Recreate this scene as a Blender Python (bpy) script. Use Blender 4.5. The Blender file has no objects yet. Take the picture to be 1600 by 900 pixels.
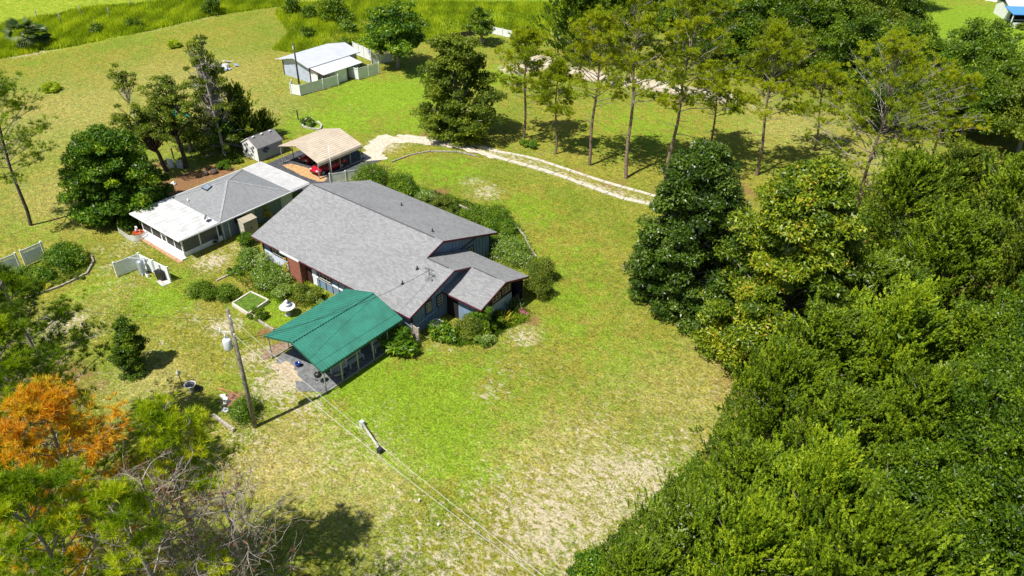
import bpy, bmesh, math, random
import numpy as np
from mathutils import Vector, Matrix, Euler
R = math.radians
PI = math.pi
sc = bpy.context.scene
COL = sc.collection

# ------------------------------------------------------------------ camera, sky, sun, exposure
CAM_H = 40.0; FPX = 1207.0; PITCH = 34.13; ROLL = 0.9; YAW = 37.5
cam_d = bpy.data.cameras.new("camera"); cam = bpy.data.objects.new("camera", cam_d); COL.objects.link(cam)
cam_d.sensor_width = 36.0; cam_d.lens = FPX / 1600 * 36; cam_d.clip_start = 0.5; cam_d.clip_end = 4000
cam.matrix_world = (Matrix.Translation((0, 0, CAM_H)) @ Matrix.Rotation(R(YAW), 4, 'Z')
                    @ Matrix.Rotation(R(90 - PITCH), 4, 'X') @ Matrix.Rotation(R(ROLL), 4, 'Z'))
sc.camera = cam
SUN_EL = 60.0
sun_dir = Vector((-0.22, -1.0, 0)).normalized()          # horizontal direction towards the sun
sun_dir = (sun_dir * math.cos(R(SUN_EL)) + Vector((0, 0, math.sin(R(SUN_EL))))).normalized()
world = bpy.data.worlds.new("World"); sc.world = world; world.use_nodes = True
wn = world.node_tree.nodes; wl = world.node_tree.links; wn.clear()
sky = wn.new('ShaderNodeTexSky'); sky.sky_type = 'NISHITA'; sky.sun_disc = False
sky.sun_elevation = R(SUN_EL); sky.sun_rotation = math.atan2(sun_dir.x, sun_dir.y)
sky.altitude = 50; sky.dust_density = 0.8
bg = wn.new('ShaderNodeBackground'); bg.inputs[1].default_value = 0.06
wo = wn.new('ShaderNodeOutputWorld'); wl.new(sky.outputs[0], bg.inputs[0]); wl.new(bg.outputs[0], wo.inputs[0])
sun_d = bpy.data.lights.new("sun", 'SUN'); sun = bpy.data.objects.new("sun", sun_d); COL.objects.link(sun)
sun_d.energy = 4.2; sun_d.angle = R(0.5); sun_d.color = (1.0, 0.955, 0.88)
sun.rotation_euler = sun_dir.to_track_quat('Z', 'Y').to_euler()
sc.view_settings.view_transform = 'Standard'; sc.view_settings.look = 'None'
sc.view_settings.exposure = 0.74; sc.view_settings.gamma = 1
sc.render.engine = 'CYCLES'
sc.cycles.max_bounces = 6; sc.cycles.diffuse_bounces = 3; sc.cycles.transparent_max_bounces = 8

# ------------------------------------------------------------------ ground point below a direction of view
def L(px, py, z=0.0):
    a, b = px - 800, py - 450
    ro = R(ROLL); th = R(PITCH)
    u = a * math.cos(ro) + b * math.sin(ro); v = -a * math.sin(ro) + b * math.cos(ro)
    x, y = u / FPX, -v / FPX
    d = Vector((x, math.cos(th) + y * math.sin(th), -math.sin(th) + y * math.cos(th)))
    k = (z - CAM_H) / d.z
    X, Y = d.x * k, d.y * k
    c, s = math.cos(R(YAW)), math.sin(R(YAW))
    return Vector((X * c - Y * s, X * s + Y * c, z))

# ------------------------------------------------------------------ materials
MATS = {}
def nodes_of(m):
    return m.node_tree.nodes, m.node_tree.links
def mat(name, col, rough=0.7, var=0.12, scale=3.0, bump=0.0, bscale=20.0, metal=0.0, spec=0.4, col2=None, detail=6):
    if name in MATS: return MATS[name]
    m = bpy.data.materials.new(name); m.use_nodes = True
    N, K = nodes_of(m); N.clear()
    out = N.new('ShaderNodeOutputMaterial'); b = N.new('ShaderNodeBsdfPrincipled')
    b.inputs['Roughness'].default_value = rough; b.inputs['Metallic'].default_value = metal
    b.inputs['Specular IOR Level'].default_value = spec
    g = N.new('ShaderNodeNewGeometry'); n = N.new('ShaderNodeTexNoise')
    n.inputs['Scale'].default_value = scale; n.inputs['Detail'].default_value = detail; n.inputs['Roughness'].default_value = 0.65
    K.new(g.outputs['Position'], n.inputs['Vector'])
    r = N.new('ShaderNodeValToRGB'); K.new(n.outputs['Fac'], r.inputs[0])
    c2 = col2 if col2 else tuple(c * (1 - var * 2) for c in col)
    r.color_ramp.elements[0].position = 0.35; r.color_ramp.elements[1].position = 0.65
    r.color_ramp.elements[0].color = (*c2, 1); r.color_ramp.elements[1].color = (*[min(1, c * (1 + var)) for c in col], 1)
    K.new(r.outputs[0], b.inputs['Base Color'])
    if bump:
        n2 = N.new('ShaderNodeTexNoise'); n2.inputs['Scale'].default_value = bscale; n2.inputs['Detail'].default_value = 4
        K.new(g.outputs['Position'], n2.inputs['Vector'])
        bp = N.new('ShaderNodeBump'); bp.inputs['Strength'].default_value = bump; bp.inputs['Distance'].default_value = 0.03
        K.new(n2.outputs['Fac'], bp.inputs['Height']); K.new(bp.outputs[0], b.inputs['Normal'])
    K.new(b.outputs[0], out.inputs[0]); MATS[name] = m
    return m

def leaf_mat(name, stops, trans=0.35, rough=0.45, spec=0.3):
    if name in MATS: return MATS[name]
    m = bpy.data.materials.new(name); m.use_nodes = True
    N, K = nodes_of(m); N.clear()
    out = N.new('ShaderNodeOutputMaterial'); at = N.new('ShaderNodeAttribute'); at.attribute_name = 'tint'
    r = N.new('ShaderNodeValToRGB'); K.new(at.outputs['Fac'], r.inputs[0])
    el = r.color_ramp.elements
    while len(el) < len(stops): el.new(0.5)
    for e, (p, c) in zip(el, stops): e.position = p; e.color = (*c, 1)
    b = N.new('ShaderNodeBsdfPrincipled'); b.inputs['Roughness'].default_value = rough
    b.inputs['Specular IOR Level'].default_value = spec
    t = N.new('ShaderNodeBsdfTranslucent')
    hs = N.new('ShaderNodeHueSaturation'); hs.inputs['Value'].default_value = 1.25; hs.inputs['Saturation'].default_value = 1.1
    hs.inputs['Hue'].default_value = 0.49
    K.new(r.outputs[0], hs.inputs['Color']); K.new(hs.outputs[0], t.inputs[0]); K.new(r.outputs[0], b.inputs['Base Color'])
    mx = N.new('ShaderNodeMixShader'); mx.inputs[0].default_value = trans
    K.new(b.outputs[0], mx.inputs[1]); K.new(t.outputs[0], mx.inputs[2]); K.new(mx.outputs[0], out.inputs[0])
    MATS[name] = m
    return m

def brick_mat(name, c1, c2, mortar, bw, rh, ms=0.01, vec='xy', sy=1.0, bump=0.4, extra=0.25, off=0.5):
    if name in MATS: return MATS[name]
    m = bpy.data.materials.new(name); m.use_nodes = True
    N, K = nodes_of(m); N.clear()
    out = N.new('ShaderNodeOutputMaterial'); b = N.new('ShaderNodeBsdfPrincipled'); b.inputs['Roughness'].default_value = 0.9
    b.inputs['Specular IOR Level'].default_value = 0.15
    g = N.new('ShaderNodeNewGeometry'); sp = N.new('ShaderNodeSeparateXYZ'); cb = N.new('ShaderNodeCombineXYZ')
    K.new(g.outputs['Position'], sp.inputs[0])
    ml = N.new('ShaderNodeMath'); ml.operation = 'MULTIPLY'; ml.inputs[1].default_value = sy
    ax = {'x': 'X', 'y': 'Y', 'z': 'Z'}
    K.new(sp.outputs[ax[vec[0]]], cb.inputs[0]); K.new(sp.outputs[ax[vec[1]]], ml.inputs[0]); K.new(ml.outputs[0], cb.inputs[1])
    t = N.new('ShaderNodeTexBrick'); t.inputs['Scale'].default_value = 1; t.inputs['Brick Width'].default_value = bw
    t.inputs['Row Height'].default_value = rh; t.inputs['Mortar Size'].default_value = ms
    t.inputs['Color1'].default_value = (*c1, 1); t.inputs['Color2'].default_value = (*c2, 1); t.inputs['Mortar'].default_value = (*mortar, 1)
    t.offset = off; K.new(cb.outputs[0], t.inputs['Vector'])
    n = N.new('ShaderNodeTexNoise'); n.inputs['Scale'].default_value = 13; n.inputs['Detail'].default_value = 6; n.inputs['Roughness'].default_value = .75
    K.new(g.outputs['Position'], n.inputs['Vector'])
    n3 = N.new('ShaderNodeTexNoise'); n3.inputs['Scale'].default_value = 0.25; n3.inputs['Detail'].default_value = 3
    K.new(g.outputs['Position'], n3.inputs['Vector'])
    mr = N.new('ShaderNodeMapRange'); mr.inputs[1].default_value = .3; mr.inputs[2].default_value = .7
    mr.inputs[3].default_value = 1 - extra; mr.inputs[4].default_value = 1 + extra; K.new(n.outputs['Fac'], mr.inputs[0])
    mr2 = N.new('ShaderNodeMapRange'); mr2.inputs[1].default_value = .3; mr2.inputs[2].default_value = .7
    mr2.inputs[3].default_value = .95; mr2.inputs[4].default_value = 1.05; K.new(n3.outputs['Fac'], mr2.inputs[0])
    mm = N.new('ShaderNodeMath'); mm.operation = 'MULTIPLY'; K.new(mr.outputs[0], mm.inputs[0]); K.new(mr2.outputs[0], mm.inputs[1])
    v = N.new('ShaderNodeVectorMath'); v.operation = 'SCALE'; K.new(t.outputs['Color'], v.inputs[0]); K.new(mm.outputs[0], v.inputs['Scale'])
    K.new(v.outputs[0], b.inputs['Base Color'])
    bp = N.new('ShaderNodeBump'); bp.inputs['Strength'].default_value = bump; bp.inputs['Distance'].default_value = 0.02; bp.invert = True
    K.new(t.outputs['Fac'], bp.inputs['Height']); K.new(bp.outputs[0], b.inputs['Normal'])
    K.new(b.outputs[0], out.inputs[0]); MATS[name] = m
    return m

SHINGLE = brick_mat('grey_shingles', (.215, .218, .222), (.30, .303, .307), (.16, .162, .166), .36, .15, .014, 'xy', 1.053, extra=.2)
SHINGLE_D = brick_mat('worn_grey_shingles', (.215, .225, .23), (.27, .28, .285), (.17, .17, .18), .33, .14, .01, 'xy', 1.04, extra=.14)
SHED_ROOF = brick_mat('shed_shingles', (.17, .165, .165), (.22, .215, .215), (.13, .13, .13), .33, .14, .01, 'xy', 1.0)
BRICK = brick_mat('red_brick', (.36, .09, .05), (.24, .06, .035), (.32, .25, .2), .22, .075, .008, 'xz', 1.0)
SIDING = mat('blue_siding', (.20, .29, .40), .75, .1, 1.2)
PALE_BLUE = mat('pale_blue_tone', (.62, .66, .76), .75, .06, 1.2)  # blue siding brightened as if sunlit, also used on the conduit
BARN_S = mat('pale_barn_siding', (.52, .58, .70), .7, .08, 1.5)
WHITE = mat('white_paint', (.80, .80, .80), .55, .05, 2)
VINYL = mat('white_vinyl', (.78, .80, .80), .4, .05, 2)
VINYL_OLD = mat('weathered_vinyl', (.55, .58, .57), .6, .12, 1.5)
WHITEROOF = mat('white_metal_roof', (.56, .56, .56), .55, .08, .9, col2=(.42, .42, .41))
BARNROOF = mat('barn_metal_roof', (.50, .52, .58), .5, .05, .6)
TANROOF = mat('tan_metal_roof', (.58, .49, .38), .5, .08, 1.2)
GREENROOF = mat('green_metal_roof', (.036, .20, .145), .42, .10, .9, spec=.5, col2=(.032, .155, .112))
STEEL = mat('galvanised_steel', (.42, .42, .40), .45, .1, 5, metal=.3)
DARKTRIM = mat('dark_trim', (.035, .03, .045), .6, .1)
MAROON = mat('maroon_fascia', (.13, .02, .04), .6, .15)
CREAM = mat('cream_frame', (.70, .66, .52), .55, .05)
GLASS = mat('window_glass', (.02, .025, .03), .08, .2, 2, spec=.8)
SCREEN = mat('insect_screen', (.045, .045, .042), .7, .2, 6)
DARK = mat('dark_interior', (.018, .016, .016), .9, .2)
BROWNDARK = mat('dark_brown_panel', (.05, .02, .015), .8, .2)
BARK = mat('pine_bark', (.22, .155, .115), .95, .3, 5, bump=.8, bscale=9)
BARKG = mat('grey_bark', (.30, .27, .23), .95, .25, 5, bump=.8, bscale=9)
BARKD = mat('dark_bark', (.09, .07, .055), .95, .3, 5, bump=.8, bscale=9)
DEADW = mat('bleached_wood', (.46, .41, .36), .9, .2, 5, bump=.5)
POLEW = mat('weathered_pole', (.24, .22, .175), .9, .3, 3, bump=.5)
TIMBER = mat('grey_timber', (.42, .37, .31), .9, .3, 4, bump=.5)
CONC = mat('concrete', (.48, .46, .42), .9, .2, 2.5, bump=.3)
SLATE = mat('grey_paving', (.17, .175, .18), .85, .2, 3, bump=.3)
ASPH = mat('dark_paving', (.075, .078, .088), .85, .25, 2, bump=.3)
SANDM = mat('sand', (.58, .53, .45), .95, .12, 3, bump=.5, bscale=8, col2=(.38, .31, .20))
MULCH = mat('pine_straw', (.30, .15, .075), .95, .25, 5, bump=.8, bscale=14)
SOIL = mat('brown_soil', (.27, .19, .125), .95, .25, 4, bump=.8, bscale=10)
BLACKP = mat('black_plastic', (.015, .015, .017), .4, .1)
CERAM = mat('terracotta', (.48, .09, .03), .5, .15)
BLUEC = mat('blue_glaze', (.01, .03, .22), .2, .1)
TANKM = mat('tank_steel', (.40, .45, .52), .35, .08, metal=.3)
RUBBER = mat('rubber', (.02, .02, .02), .9, .1)
CHROME = mat('wheel_alloy', (.45, .45, .47), .3, .1, metal=.7)
REDCAR = mat('red_car_paint', (.42, .006, .03), .18, .05, spec=.7)
REDCAR2 = mat('maroon_car_paint', (.25, .004, .02), .2, .05, spec=.7)
BEIGE = mat('beige_resin', (.38, .34, .25), .6, .08)
TEAL = mat('teal_tarp', (.03, .38, .34), .6, .2)
BLUER = mat('blue_canopy', (.08, .26, .68), .5, .05)
GREYDOOR = mat('pale_grey_door', (.46, .50, .54), .6, .06)
SHEDW = mat('shed_grey_wall', (.34, .36, .38), .7, .06)
WIRE = mat('aluminium_wire', (.55, .53, .48), .5, .05)
WIRED = mat('black_cable', (.03, .03, .03), .6, .05)
CANV = mat('shade_cloth', (.035, .035, .04), .8, .1)

LF_CEDAR = leaf_mat('cedar_foliage', [(0, (.05, .09, .005)), (.4, (.13, .215, .007)), (.75, (.24, .34, .010)), (1, (.36, .46, .025))], .32, .5)
LF_CEDAR2 = leaf_mat('bright_cedar_foliage', [(0, (.06, .12, .005)), (.4, (.18, .29, .008)), (1, (.40, .49, .018))], .3, .5)
LF_SILVER = leaf_mat('silvery_cedar_foliage', [(0, (.055, .10, .006)), (.45, (.155, .24, .010)), (.85, (.27, .37, .02)), (1, (.50, .56, .34))], .3, .5)
LF_DCEDAR = leaf_mat('dark_cedar_foliage', [(0, (.045, .08, .007)), (.45, (.125, .185, .012)), (1, (.32, .38, .03))], .38, .5)
LF_OAK = leaf_mat('oak_foliage', [(0, (.026, .062, .004)), (.5, (.09, .17, .006)), (1, (.25, .35, .012))], .35, .4)
LF_BRIGHT = leaf_mat('bright_broadleaf', [(0, (.03, .075, .006)), (.5, (.085, .19, .008)), (.85, (.20, .32, .012)), (1, (.40, .46, .015))], .3, .4)
LF_MAG = leaf_mat('magnolia_foliage', [(0, (.02, .045, .006)), (.5, (.06, .12, .008)), (.9, (.15, .23, .02)), (1, (.22, .27, .07))], .25, .38, .4)
LF_MAGY = leaf_mat('yellowing_magnolia_foliage', [(0, (.03, .06, .006)), (.35, (.10, .17, .008)), (.75, (.27, .34, .012)), (.94, (.42, .42, .02)), (1, (.44, .30, .04))], .28, .42, .35)
LF_PINE = leaf_mat('pine_needles', [(0, (.10, .14, .008)), (.4, (.25, .33, .010)), (.85, (.44, .50, .015)), (1, (.52, .42, .03))], .45, .45)
LF_PINEN = leaf_mat('green_pine_needles', [(0, (.05, .10, .006)), (.4, (.17, .29, .008)), (.8, (.38, .49, .012)), (1, (.58, .58, .02))], .4, .45)
LF_PINEO = leaf_mat('orange_pine_needles', [(0, (.46, .20, .02)), (.35, (.74, .38, .025)), (.66, (.74, .52, .03)), (.85, (.32, .42, .02)), (1, (.38, .50, .02))], .35, .5)
LF_PINER = leaf_mat('dead_brown_needles', [(0, (.16, .06, .02)), (1, (.34, .15, .05))], .3, .6)
LF_SHRUB = leaf_mat('shrub_foliage', [(0, (.04, .09, .007)), (.5, (.12, .22, .010)), (1, (.30, .40, .03))], .32, .4)
LF_SHRUBG = leaf_mat('greygreen_shrub_foliage', [(0, (.06, .13, .012)), (.5, (.19, .31, .025)), (.85, (.34, .44, .09)), (1, (.55, .60, .42))], .33, .5)
LF_SHRUBO = leaf_mat('olive_hedge_foliage', [(0, (.05, .09, .008)), (.6, (.14, .20, .014)), (1, (.28, .30, .03))], .3, .5)
LF_PALM = leaf_mat('palm_fronds', [(0, (.05, .10, .02)), (.6, (.10, .17, .04)), (1, (.24, .28, .12))], .25, .35)
LF_GRASS = leaf_mat('tall_grass_blades', [(0, (.20, .29, .012)), (.5, (.38, .50, .018)), (1, (.60, .66, .05))], .5, .6)
LF_LAWN = leaf_mat('lawn_blades', [(0, (.15, .22, .010)), (.5, (.28, .37, .014)), (1, (.52, .50, .12))], .4, .7)
LF_YEL = leaf_mat('yellow_leaves', [(0, (.45, .42, .02)), (1, (.65, .60, .06))], .4, .4)
LF_PINK = leaf_mat('pink_flowers', [(0, (.45, .12, .16)), (1, (.6, .3, .35))], .3, .5)
LF_WHITE = leaf_mat('white_flowers', [(0, (.6, .6, .55)), (1, (.8, .8, .75))], .3, .5)

# ------------------------------------------------------------------ object helpers
def tag(o, label=None, cat=None, group=None, kind=None):
    if label: o['label'] = label
    if cat: o['category'] = cat
    if group: o['group'] = group
    if kind: o['kind'] = kind
    return o
def empty(name, loc=(0, 0, 0), rz=0, label=None, cat=None, group=None, kind=None):
    o = bpy.data.objects.new(name, None); COL.objects.link(o); o.location = loc; o.rotation_euler = (0, 0, rz)
    o.empty_display_size = .3
    return tag(o, label, cat, group, kind)
def copy_tree(o, parent=None):
    c = o.copy(); COL.objects.link(c); c.parent = parent
    for ch in list(o.children): copy_tree(ch, c)
    return c

class MB:
    """gathers boxes, tubes and polygons into one mesh"""
    def __init__(s): s.v = []; s.f = []; s.m = []; s.sm = []
    def add(s, vs, fs, mi=0, sm=False):
        b = len(s.v); s.v += [tuple(v) for v in vs]
        for f in fs: s.f.append(tuple(i + b for i in f)); s.m.append(mi); s.sm.append(sm)
        return s
    def box(s, x0, x1, y0, y1, z0, z1, mi=0):
        vs = [(x, y, z) for z in (z0, z1) for y in (y0, y1) for x in (x0, x1)]
        return s.add(vs, [(0, 2, 3, 1), (4, 5, 7, 6), (0, 1, 5, 4), (2, 6, 7, 3), (0, 4, 6, 2), (1, 3, 7, 5)], mi)
    def obox(s, c, dx, dy, dz, rz=0, mi=0, M=None):
        M = M or Matrix.Rotation(rz, 4, 'Z')
        vs = [Vector(c) + (M @ Vector((x * dx / 2, y * dy / 2, z * dz / 2))) for z in (-1, 1) for y in (-1, 1) for x in (-1, 1)]
        return s.add(vs, [(0, 2, 3, 1), (4, 5, 7, 6), (0, 1, 5, 4), (2, 6, 7, 3), (0, 4, 6, 2), (1, 3, 7, 5)], mi)
    def bar(s, a, b, w, h, mi=0):
        a = Vector(a); b = Vector(b); d = (b - a); l = d.length; d.normalize()
        up = Vector((0, 0, 1)) if abs(d.z) < .95 else Vector((1, 0, 0))
        sd = d.cross(up).normalized(); u = sd.cross(d)
        vs = [p + sd * (i * w / 2) + u * (j * h / 2) for p in (a, b) for i, j in ((-1, -1), (1, -1), (1, 1), (-1, 1))]
        return s.add(vs, [(3, 2, 1, 0), (4, 5, 6, 7), (0, 1, 5, 4), (1, 2, 6, 5), (2, 3, 7, 6), (3, 0, 4, 7)], mi)
    def tube(s, pts, rad, n=6, mi=0, cap=True, sm=True):
        pts = [Vector(p) for p in pts]
        if not hasattr(rad, '__len__'): rad = [rad] * len(pts)
        vs = []; fs = []
        for i, p in enumerate(pts):
            d = (pts[min(i + 1, len(pts) - 1)] - pts[max(i - 1, 0)]).normalized()
            up = Vector((0, 0, 1)) if abs(d.z) < .9 else Vector((1, 0, 0))
            a = d.cross(up).normalized(); b = d.cross(a)
            for k in range(n):
                t = 2 * PI * k / n; vs.append(p + (a * math.cos(t) + b * math.sin(t)) * rad[i])
        for i in range(len(pts) - 1):
            for k in range(n):
                k2 = (k + 1) % n; fs.append((i * n + k, i * n + k2, (i + 1) * n + k2, (i + 1) * n + k))
        s.add(vs, fs, mi, sm)
        if cap:
            b = len(s.v) - len(vs)
            s.f.append(tuple(b + k for k in reversed(range(n)))); s.m.append(mi); s.sm.append(False)
            s.f.append(tuple(b + (len(pts) - 1) * n + k for k in range(n))); s.m.append(mi); s.sm.append(False)
        return s
    def lathe(s, prof, c=(0, 0, 0), n=16, mi=0):
        vs = []; fs = []
        for r, z in prof:
            for k in range(n):
                t = 2 * PI * k / n; vs.append((c[0] + r * math.cos(t), c[1] + r * math.sin(t), c[2] + z))
        for i in range(len(prof) - 1):
            for k in range(n):
                k2 = (k + 1) % n; fs.append((i * n + k, i * n + k2, (i + 1) * n + k2, (i + 1) * n + k))
        fs.append(tuple(reversed(range(n)))); fs.append(tuple((len(prof) - 1) * n + k for k in range(n)))
        return s.add(vs, fs, mi, True)
    def prism(s, poly, t, mi_top=0, mi_side=0, mi_bot=None):
        """polygon (list of 3d points) thickened downwards by t"""
        n = len(poly); top = [Vector(p) for p in poly]; bot = [p - Vector((0, 0, t)) for p in top]
        nrm = Vector((0, 0, 0))
        for i in range(n): nrm += top[i].cross(top[(i + 1) % n])
        if nrm.z < 0: top.reverse(); bot.reverse()
        s.add(top, [tuple(range(n))], mi_top)
        s.add(bot, [tuple(reversed(range(n)))], mi_side if mi_bot is None else mi_bot)
        for i in range(n):
            j = (i + 1) % n; s.add([top[i], bot[i], bot[j], top[j]], [(0, 1, 2, 3)], mi_side)
        return s
    def build(s, name, mats, parent=None, smooth=None):
        me = bpy.data.meshes.new(name); me.from_pydata(s.v, [], s.f)
        if not isinstance(mats, (list, tuple)): mats = [mats]
        for m in mats: me.materials.append(m)
        me.polygons.foreach_set('material_index', s.m)
        me.polygons.foreach_set('use_smooth', [bool(x) if smooth is None else smooth for x in s.sm])
        me.update()
        o = bpy.data.objects.new(name, me); COL.objects.link(o)
        if parent: o.parent = parent
        return o

# ------------------------------------------------------------------ ground
def gauss(X, Y, px, py, r, r2=None, ang=0):
    p = L(px, py); dx = X - p.x; dy = Y - p.y
    return np.exp(-(dx * dx + dy * dy) / (r * r))
def seg_d(X, Y, pts):
    best = np.full(X.shape, 1e9)
    for a, b in zip(pts[:-1], pts[1:]):
        d = b - a; l2 = d.x ** 2 + d.y ** 2
        t = np.clip(((X - a.x) * d.x + (Y - a.y) * d.y) / l2, 0, 1)
        best = np.minimum(best, np.hypot(X - a.x - t * d.x, Y - a.y - t * d.y))
    return best
def in_poly(X, Y, pts):
    ins = np.zeros(X.shape, bool); n = len(pts)
    for i in range(n):
        a = pts[i]; b = pts[(i + 1) % n]
        c = ((a.y > Y) != (b.y > Y)) & (X < (b.x - a.x) * (Y - a.y) / (b.y - a.y + 1e-9) + a.x)
        ins ^= c
    return ins
xs = np.concatenate([np.linspace(-2500, -260, 12), np.linspace(-230, -115, 40), np.arange(-112, -70, 1.1), np.arange(-70, -10, .55), np.arange(-10, 60, 1.2), np.linspace(64, 200, 20), np.linspace(300, 2500, 8)])
ys = np.concatenate([np.linspace(-2000, -60, 8), np.linspace(-40, -2, 12), np.arange(0, 12, .6), np.arange(12, 70, .55), np.arange(70, 110, 1.1), np.linspace(112, 260, 60), np.linspace(300, 3000, 12)])
GX, GY = np.meshgrid(xs, ys)
sand = np.zeros(GX.shape); lush = np.zeros(GX.shape); mulch = np.zeros(GX.shape); dry = np.zeros(GX.shape); field = np.zeros(GX.shape)
for px, py, r, s in ((860, 820, 7, .75), (960, 760, 5, .8), (1000, 740, 3, .9), (720, 870, 6, .6), (760, 790, 4, .5), (930, 690, 5, .45), (620, 800, 5, .45),
                     (440, 600, 3.2, .85), (400, 560, 2.5, .7), (480, 640, 3, .6), (440, 560, 2.4, .6), (350, 510, 2, .85), (240, 480, 3, .3), (100, 505, 3, .75), (130, 600, 4, .3),
                     (330, 410, 2.5, .75), (375, 385, 2, .55), (210, 380, 2.5, .6), (190, 395, 2, .5), (760, 300, 2.6, .7), (740, 285, 2.2, .6), (765, 610, 2, .6), (820, 525, 2, .75), (690, 540, 3, .35),
                     (560, 700, 5, .45), (500, 720, 4, .45), (1130, 620, 5, .35), (850, 240, 3, .3), (600, 228, 3, .8), (1060, 700, 4, .5), (200, 440, 3, .45), (120, 520, 4, .5), (300, 500, 3.5, .45), (280, 620, 3, .4), (420, 430, 1.5, .4), (340, 520, 2.5, .5), (170, 420, 2, .5), (250, 540, 3, .4), (590, 640, 3, .35), (800, 580, 4, .35), (640, 880, 5, .55), (370, 700, 5, .5), (900, 600, 8, .2), (295, 300, 5, .2),
                     (150, 160, 10, .15), (300, 165, 5, .25), (420, 175, 5, .35), (560, 170, 4, .25), (350, 105, 3, .3), (1180, 165, 4, .5), (1280, 215, 5, .25), (1330, 200, 4, .3), (150, 395, 2, .5), (1000, 620, 6, .25), (300, 340, 3, .3),
                     (800, 870, 5, .5), (890, 860, 4, .6), (40, 440, 3, .4)):
    sand = np.maximum(sand, s * gauss(GX, GY, px, py, r))
for px, py, r, s in ((640, 650, 7, 1), (560, 600, 5, .8), (700, 690, 6, .8), (720, 600, 5, .6), (600, 150, 9, 1), (520, 190, 7, .8), (680, 120, 7, .8), (640, 190, 5, .7), (700, 270, 5, .6), (640, 265, 4, .7),
                     (800, 640, 5, .5), (820, 330, 5, .6), (880, 400, 5, .45), (250, 470, 3.5, .8), (150, 450, 3, .6), (180, 520, 3, .4), (960, 560, 5, .5), (870, 510, 4, .5), (420, 470, 3, .8), (430, 500, 2.5, .8),
                     (830, 10, 30, .6), (80, 5, 30, 1), (700, 25, 20, .5), (1540, 40, 22, 1), (1000, 190, 10, .5), (350, 600, 3, .4), (900, 470, 5, .5), (260, 440, 2.5, .6), (1150, 200, 9, .35), (60, 360, 4, .4), (1000, 120, 6, .4), (780, 120, 6, .7)):
    lush = np.maximum(lush, s * gauss(GX, GY, px, py, r))
for px, py, r, s in ((300, 280, 3.0, 1), (270, 300, 2.5, 1), (340, 268, 3, 1), (250, 290, 3, .8), (470, 470, 2.2, .7), (390, 440, 2, .6), (440, 445, 2, .6), (700, 320, 1.8, .8), (730, 340, 1.8, .7), (780, 345, 2, .7), (690, 300, 1.5, .8),
                     (830, 500, 1.6, .7), (370, 625, 1.4, .8), (420, 520, 1.5, .8), (440, 540, 1.5, .6), (110, 430, 2, .5), (60, 455, 2, .6), (720, 215, 4, .9), (680, 215, 3, .8), (900, 270, 4, .5), (960, 290, 4, .55), (1040, 300, 4, .6),
                     (930, 265, 3, .4), (1150, 300, 6, .6), (1100, 450, 5, .9), (1200, 500, 6, 1), (1060, 470, 4, .8), (830, 350, 1.5, .5), (250, 260, 3, .6), (350, 245, 3, .5), (1330, 600, 12, 1), (1400, 760, 12, 1), (1500, 500, 14, 1), (1440, 330, 8, .7), (190, 310, 4, .7), (715, 520, 2.5, .5), (300, 560, 2, .3), (60, 620, 6, .8), (200, 800, 6, .4)):
    mulch = np.maximum(mulch, s * gauss(GX, GY, px, py, r))
for px, py, r, s in ((1050, 620, 8, .5), (1120, 560, 5, .45), (900, 720, 8, .6), (120, 300, 12, .5), (300, 130, 20, .5), (100, 180, 22, .5), (450, 720, 6, .7), (560, 760, 6, .6), (1250, 200, 12, .5), (230, 600, 5, .6), (150, 480, 5, .4), (980, 850, 6, .5), (420, 160, 8, .4), (1380, 250, 9, .5), (780, 500, 4, .4)):
    dry = np.maximum(dry, s * gauss(GX, GY, px, py, r))
for pl_, a_ in ((((820, 545), (880, 515), (935, 480), (968, 445), (965, 405), (930, 370)), .55), (((1000, 470), (985, 520), (930, 560), (840, 590)), .5), (((700, 300), (800, 325), (880, 370), (900, 430)), .35), (((420, 640), (560, 700), (700, 800)), .4), (((480, 220), (470, 160), (440, 130)), .5)):
    d = seg_d(GX, GY, [L(*p) for p in pl_]); dry = np.maximum(dry, a_ * .55 * np.clip(1.5 - np.abs(d - .8) / .35, 0, 1))
# sandy lane far behind the pines
lane = [L(*p) for p in ((835, 92), (880, 108), (940, 122), (1000, 130), (1070, 143), (1130, 153))]
d = seg_d(GX, GY, lane); sand = np.maximum(sand, 1.3 * np.clip(1.6 - d / 2.2, 0, 1))
d = seg_d(GX, GY, [L(805, 108), L(845, 98)]); sand = np.maximum(sand, 1.2 * np.clip(1.5 - d / 2.5, 0, 1))
d = seg_d(GX, GY, [L(*p) for p in ((-60, 103), (0, 92), (120, 70), (230, 48), (340, 22))]); sand = np.maximum(sand, .75 * np.clip(1.3 - d / 1.0, 0, 1))
drv = [L(*p) for p in ((585, 232), (600, 222), (625, 218), (660, 221), (700, 224), (735, 230), (775, 240), (820, 252), (880, 273), (940, 294), (1030, 319), (1100, 345))]
d = seg_d(GX, GY, drv); sand = np.maximum(sand, .62 * np.clip(1.3 - d / 1.5, 0, 1))
sand *= 1 - .0 * lush
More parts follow.
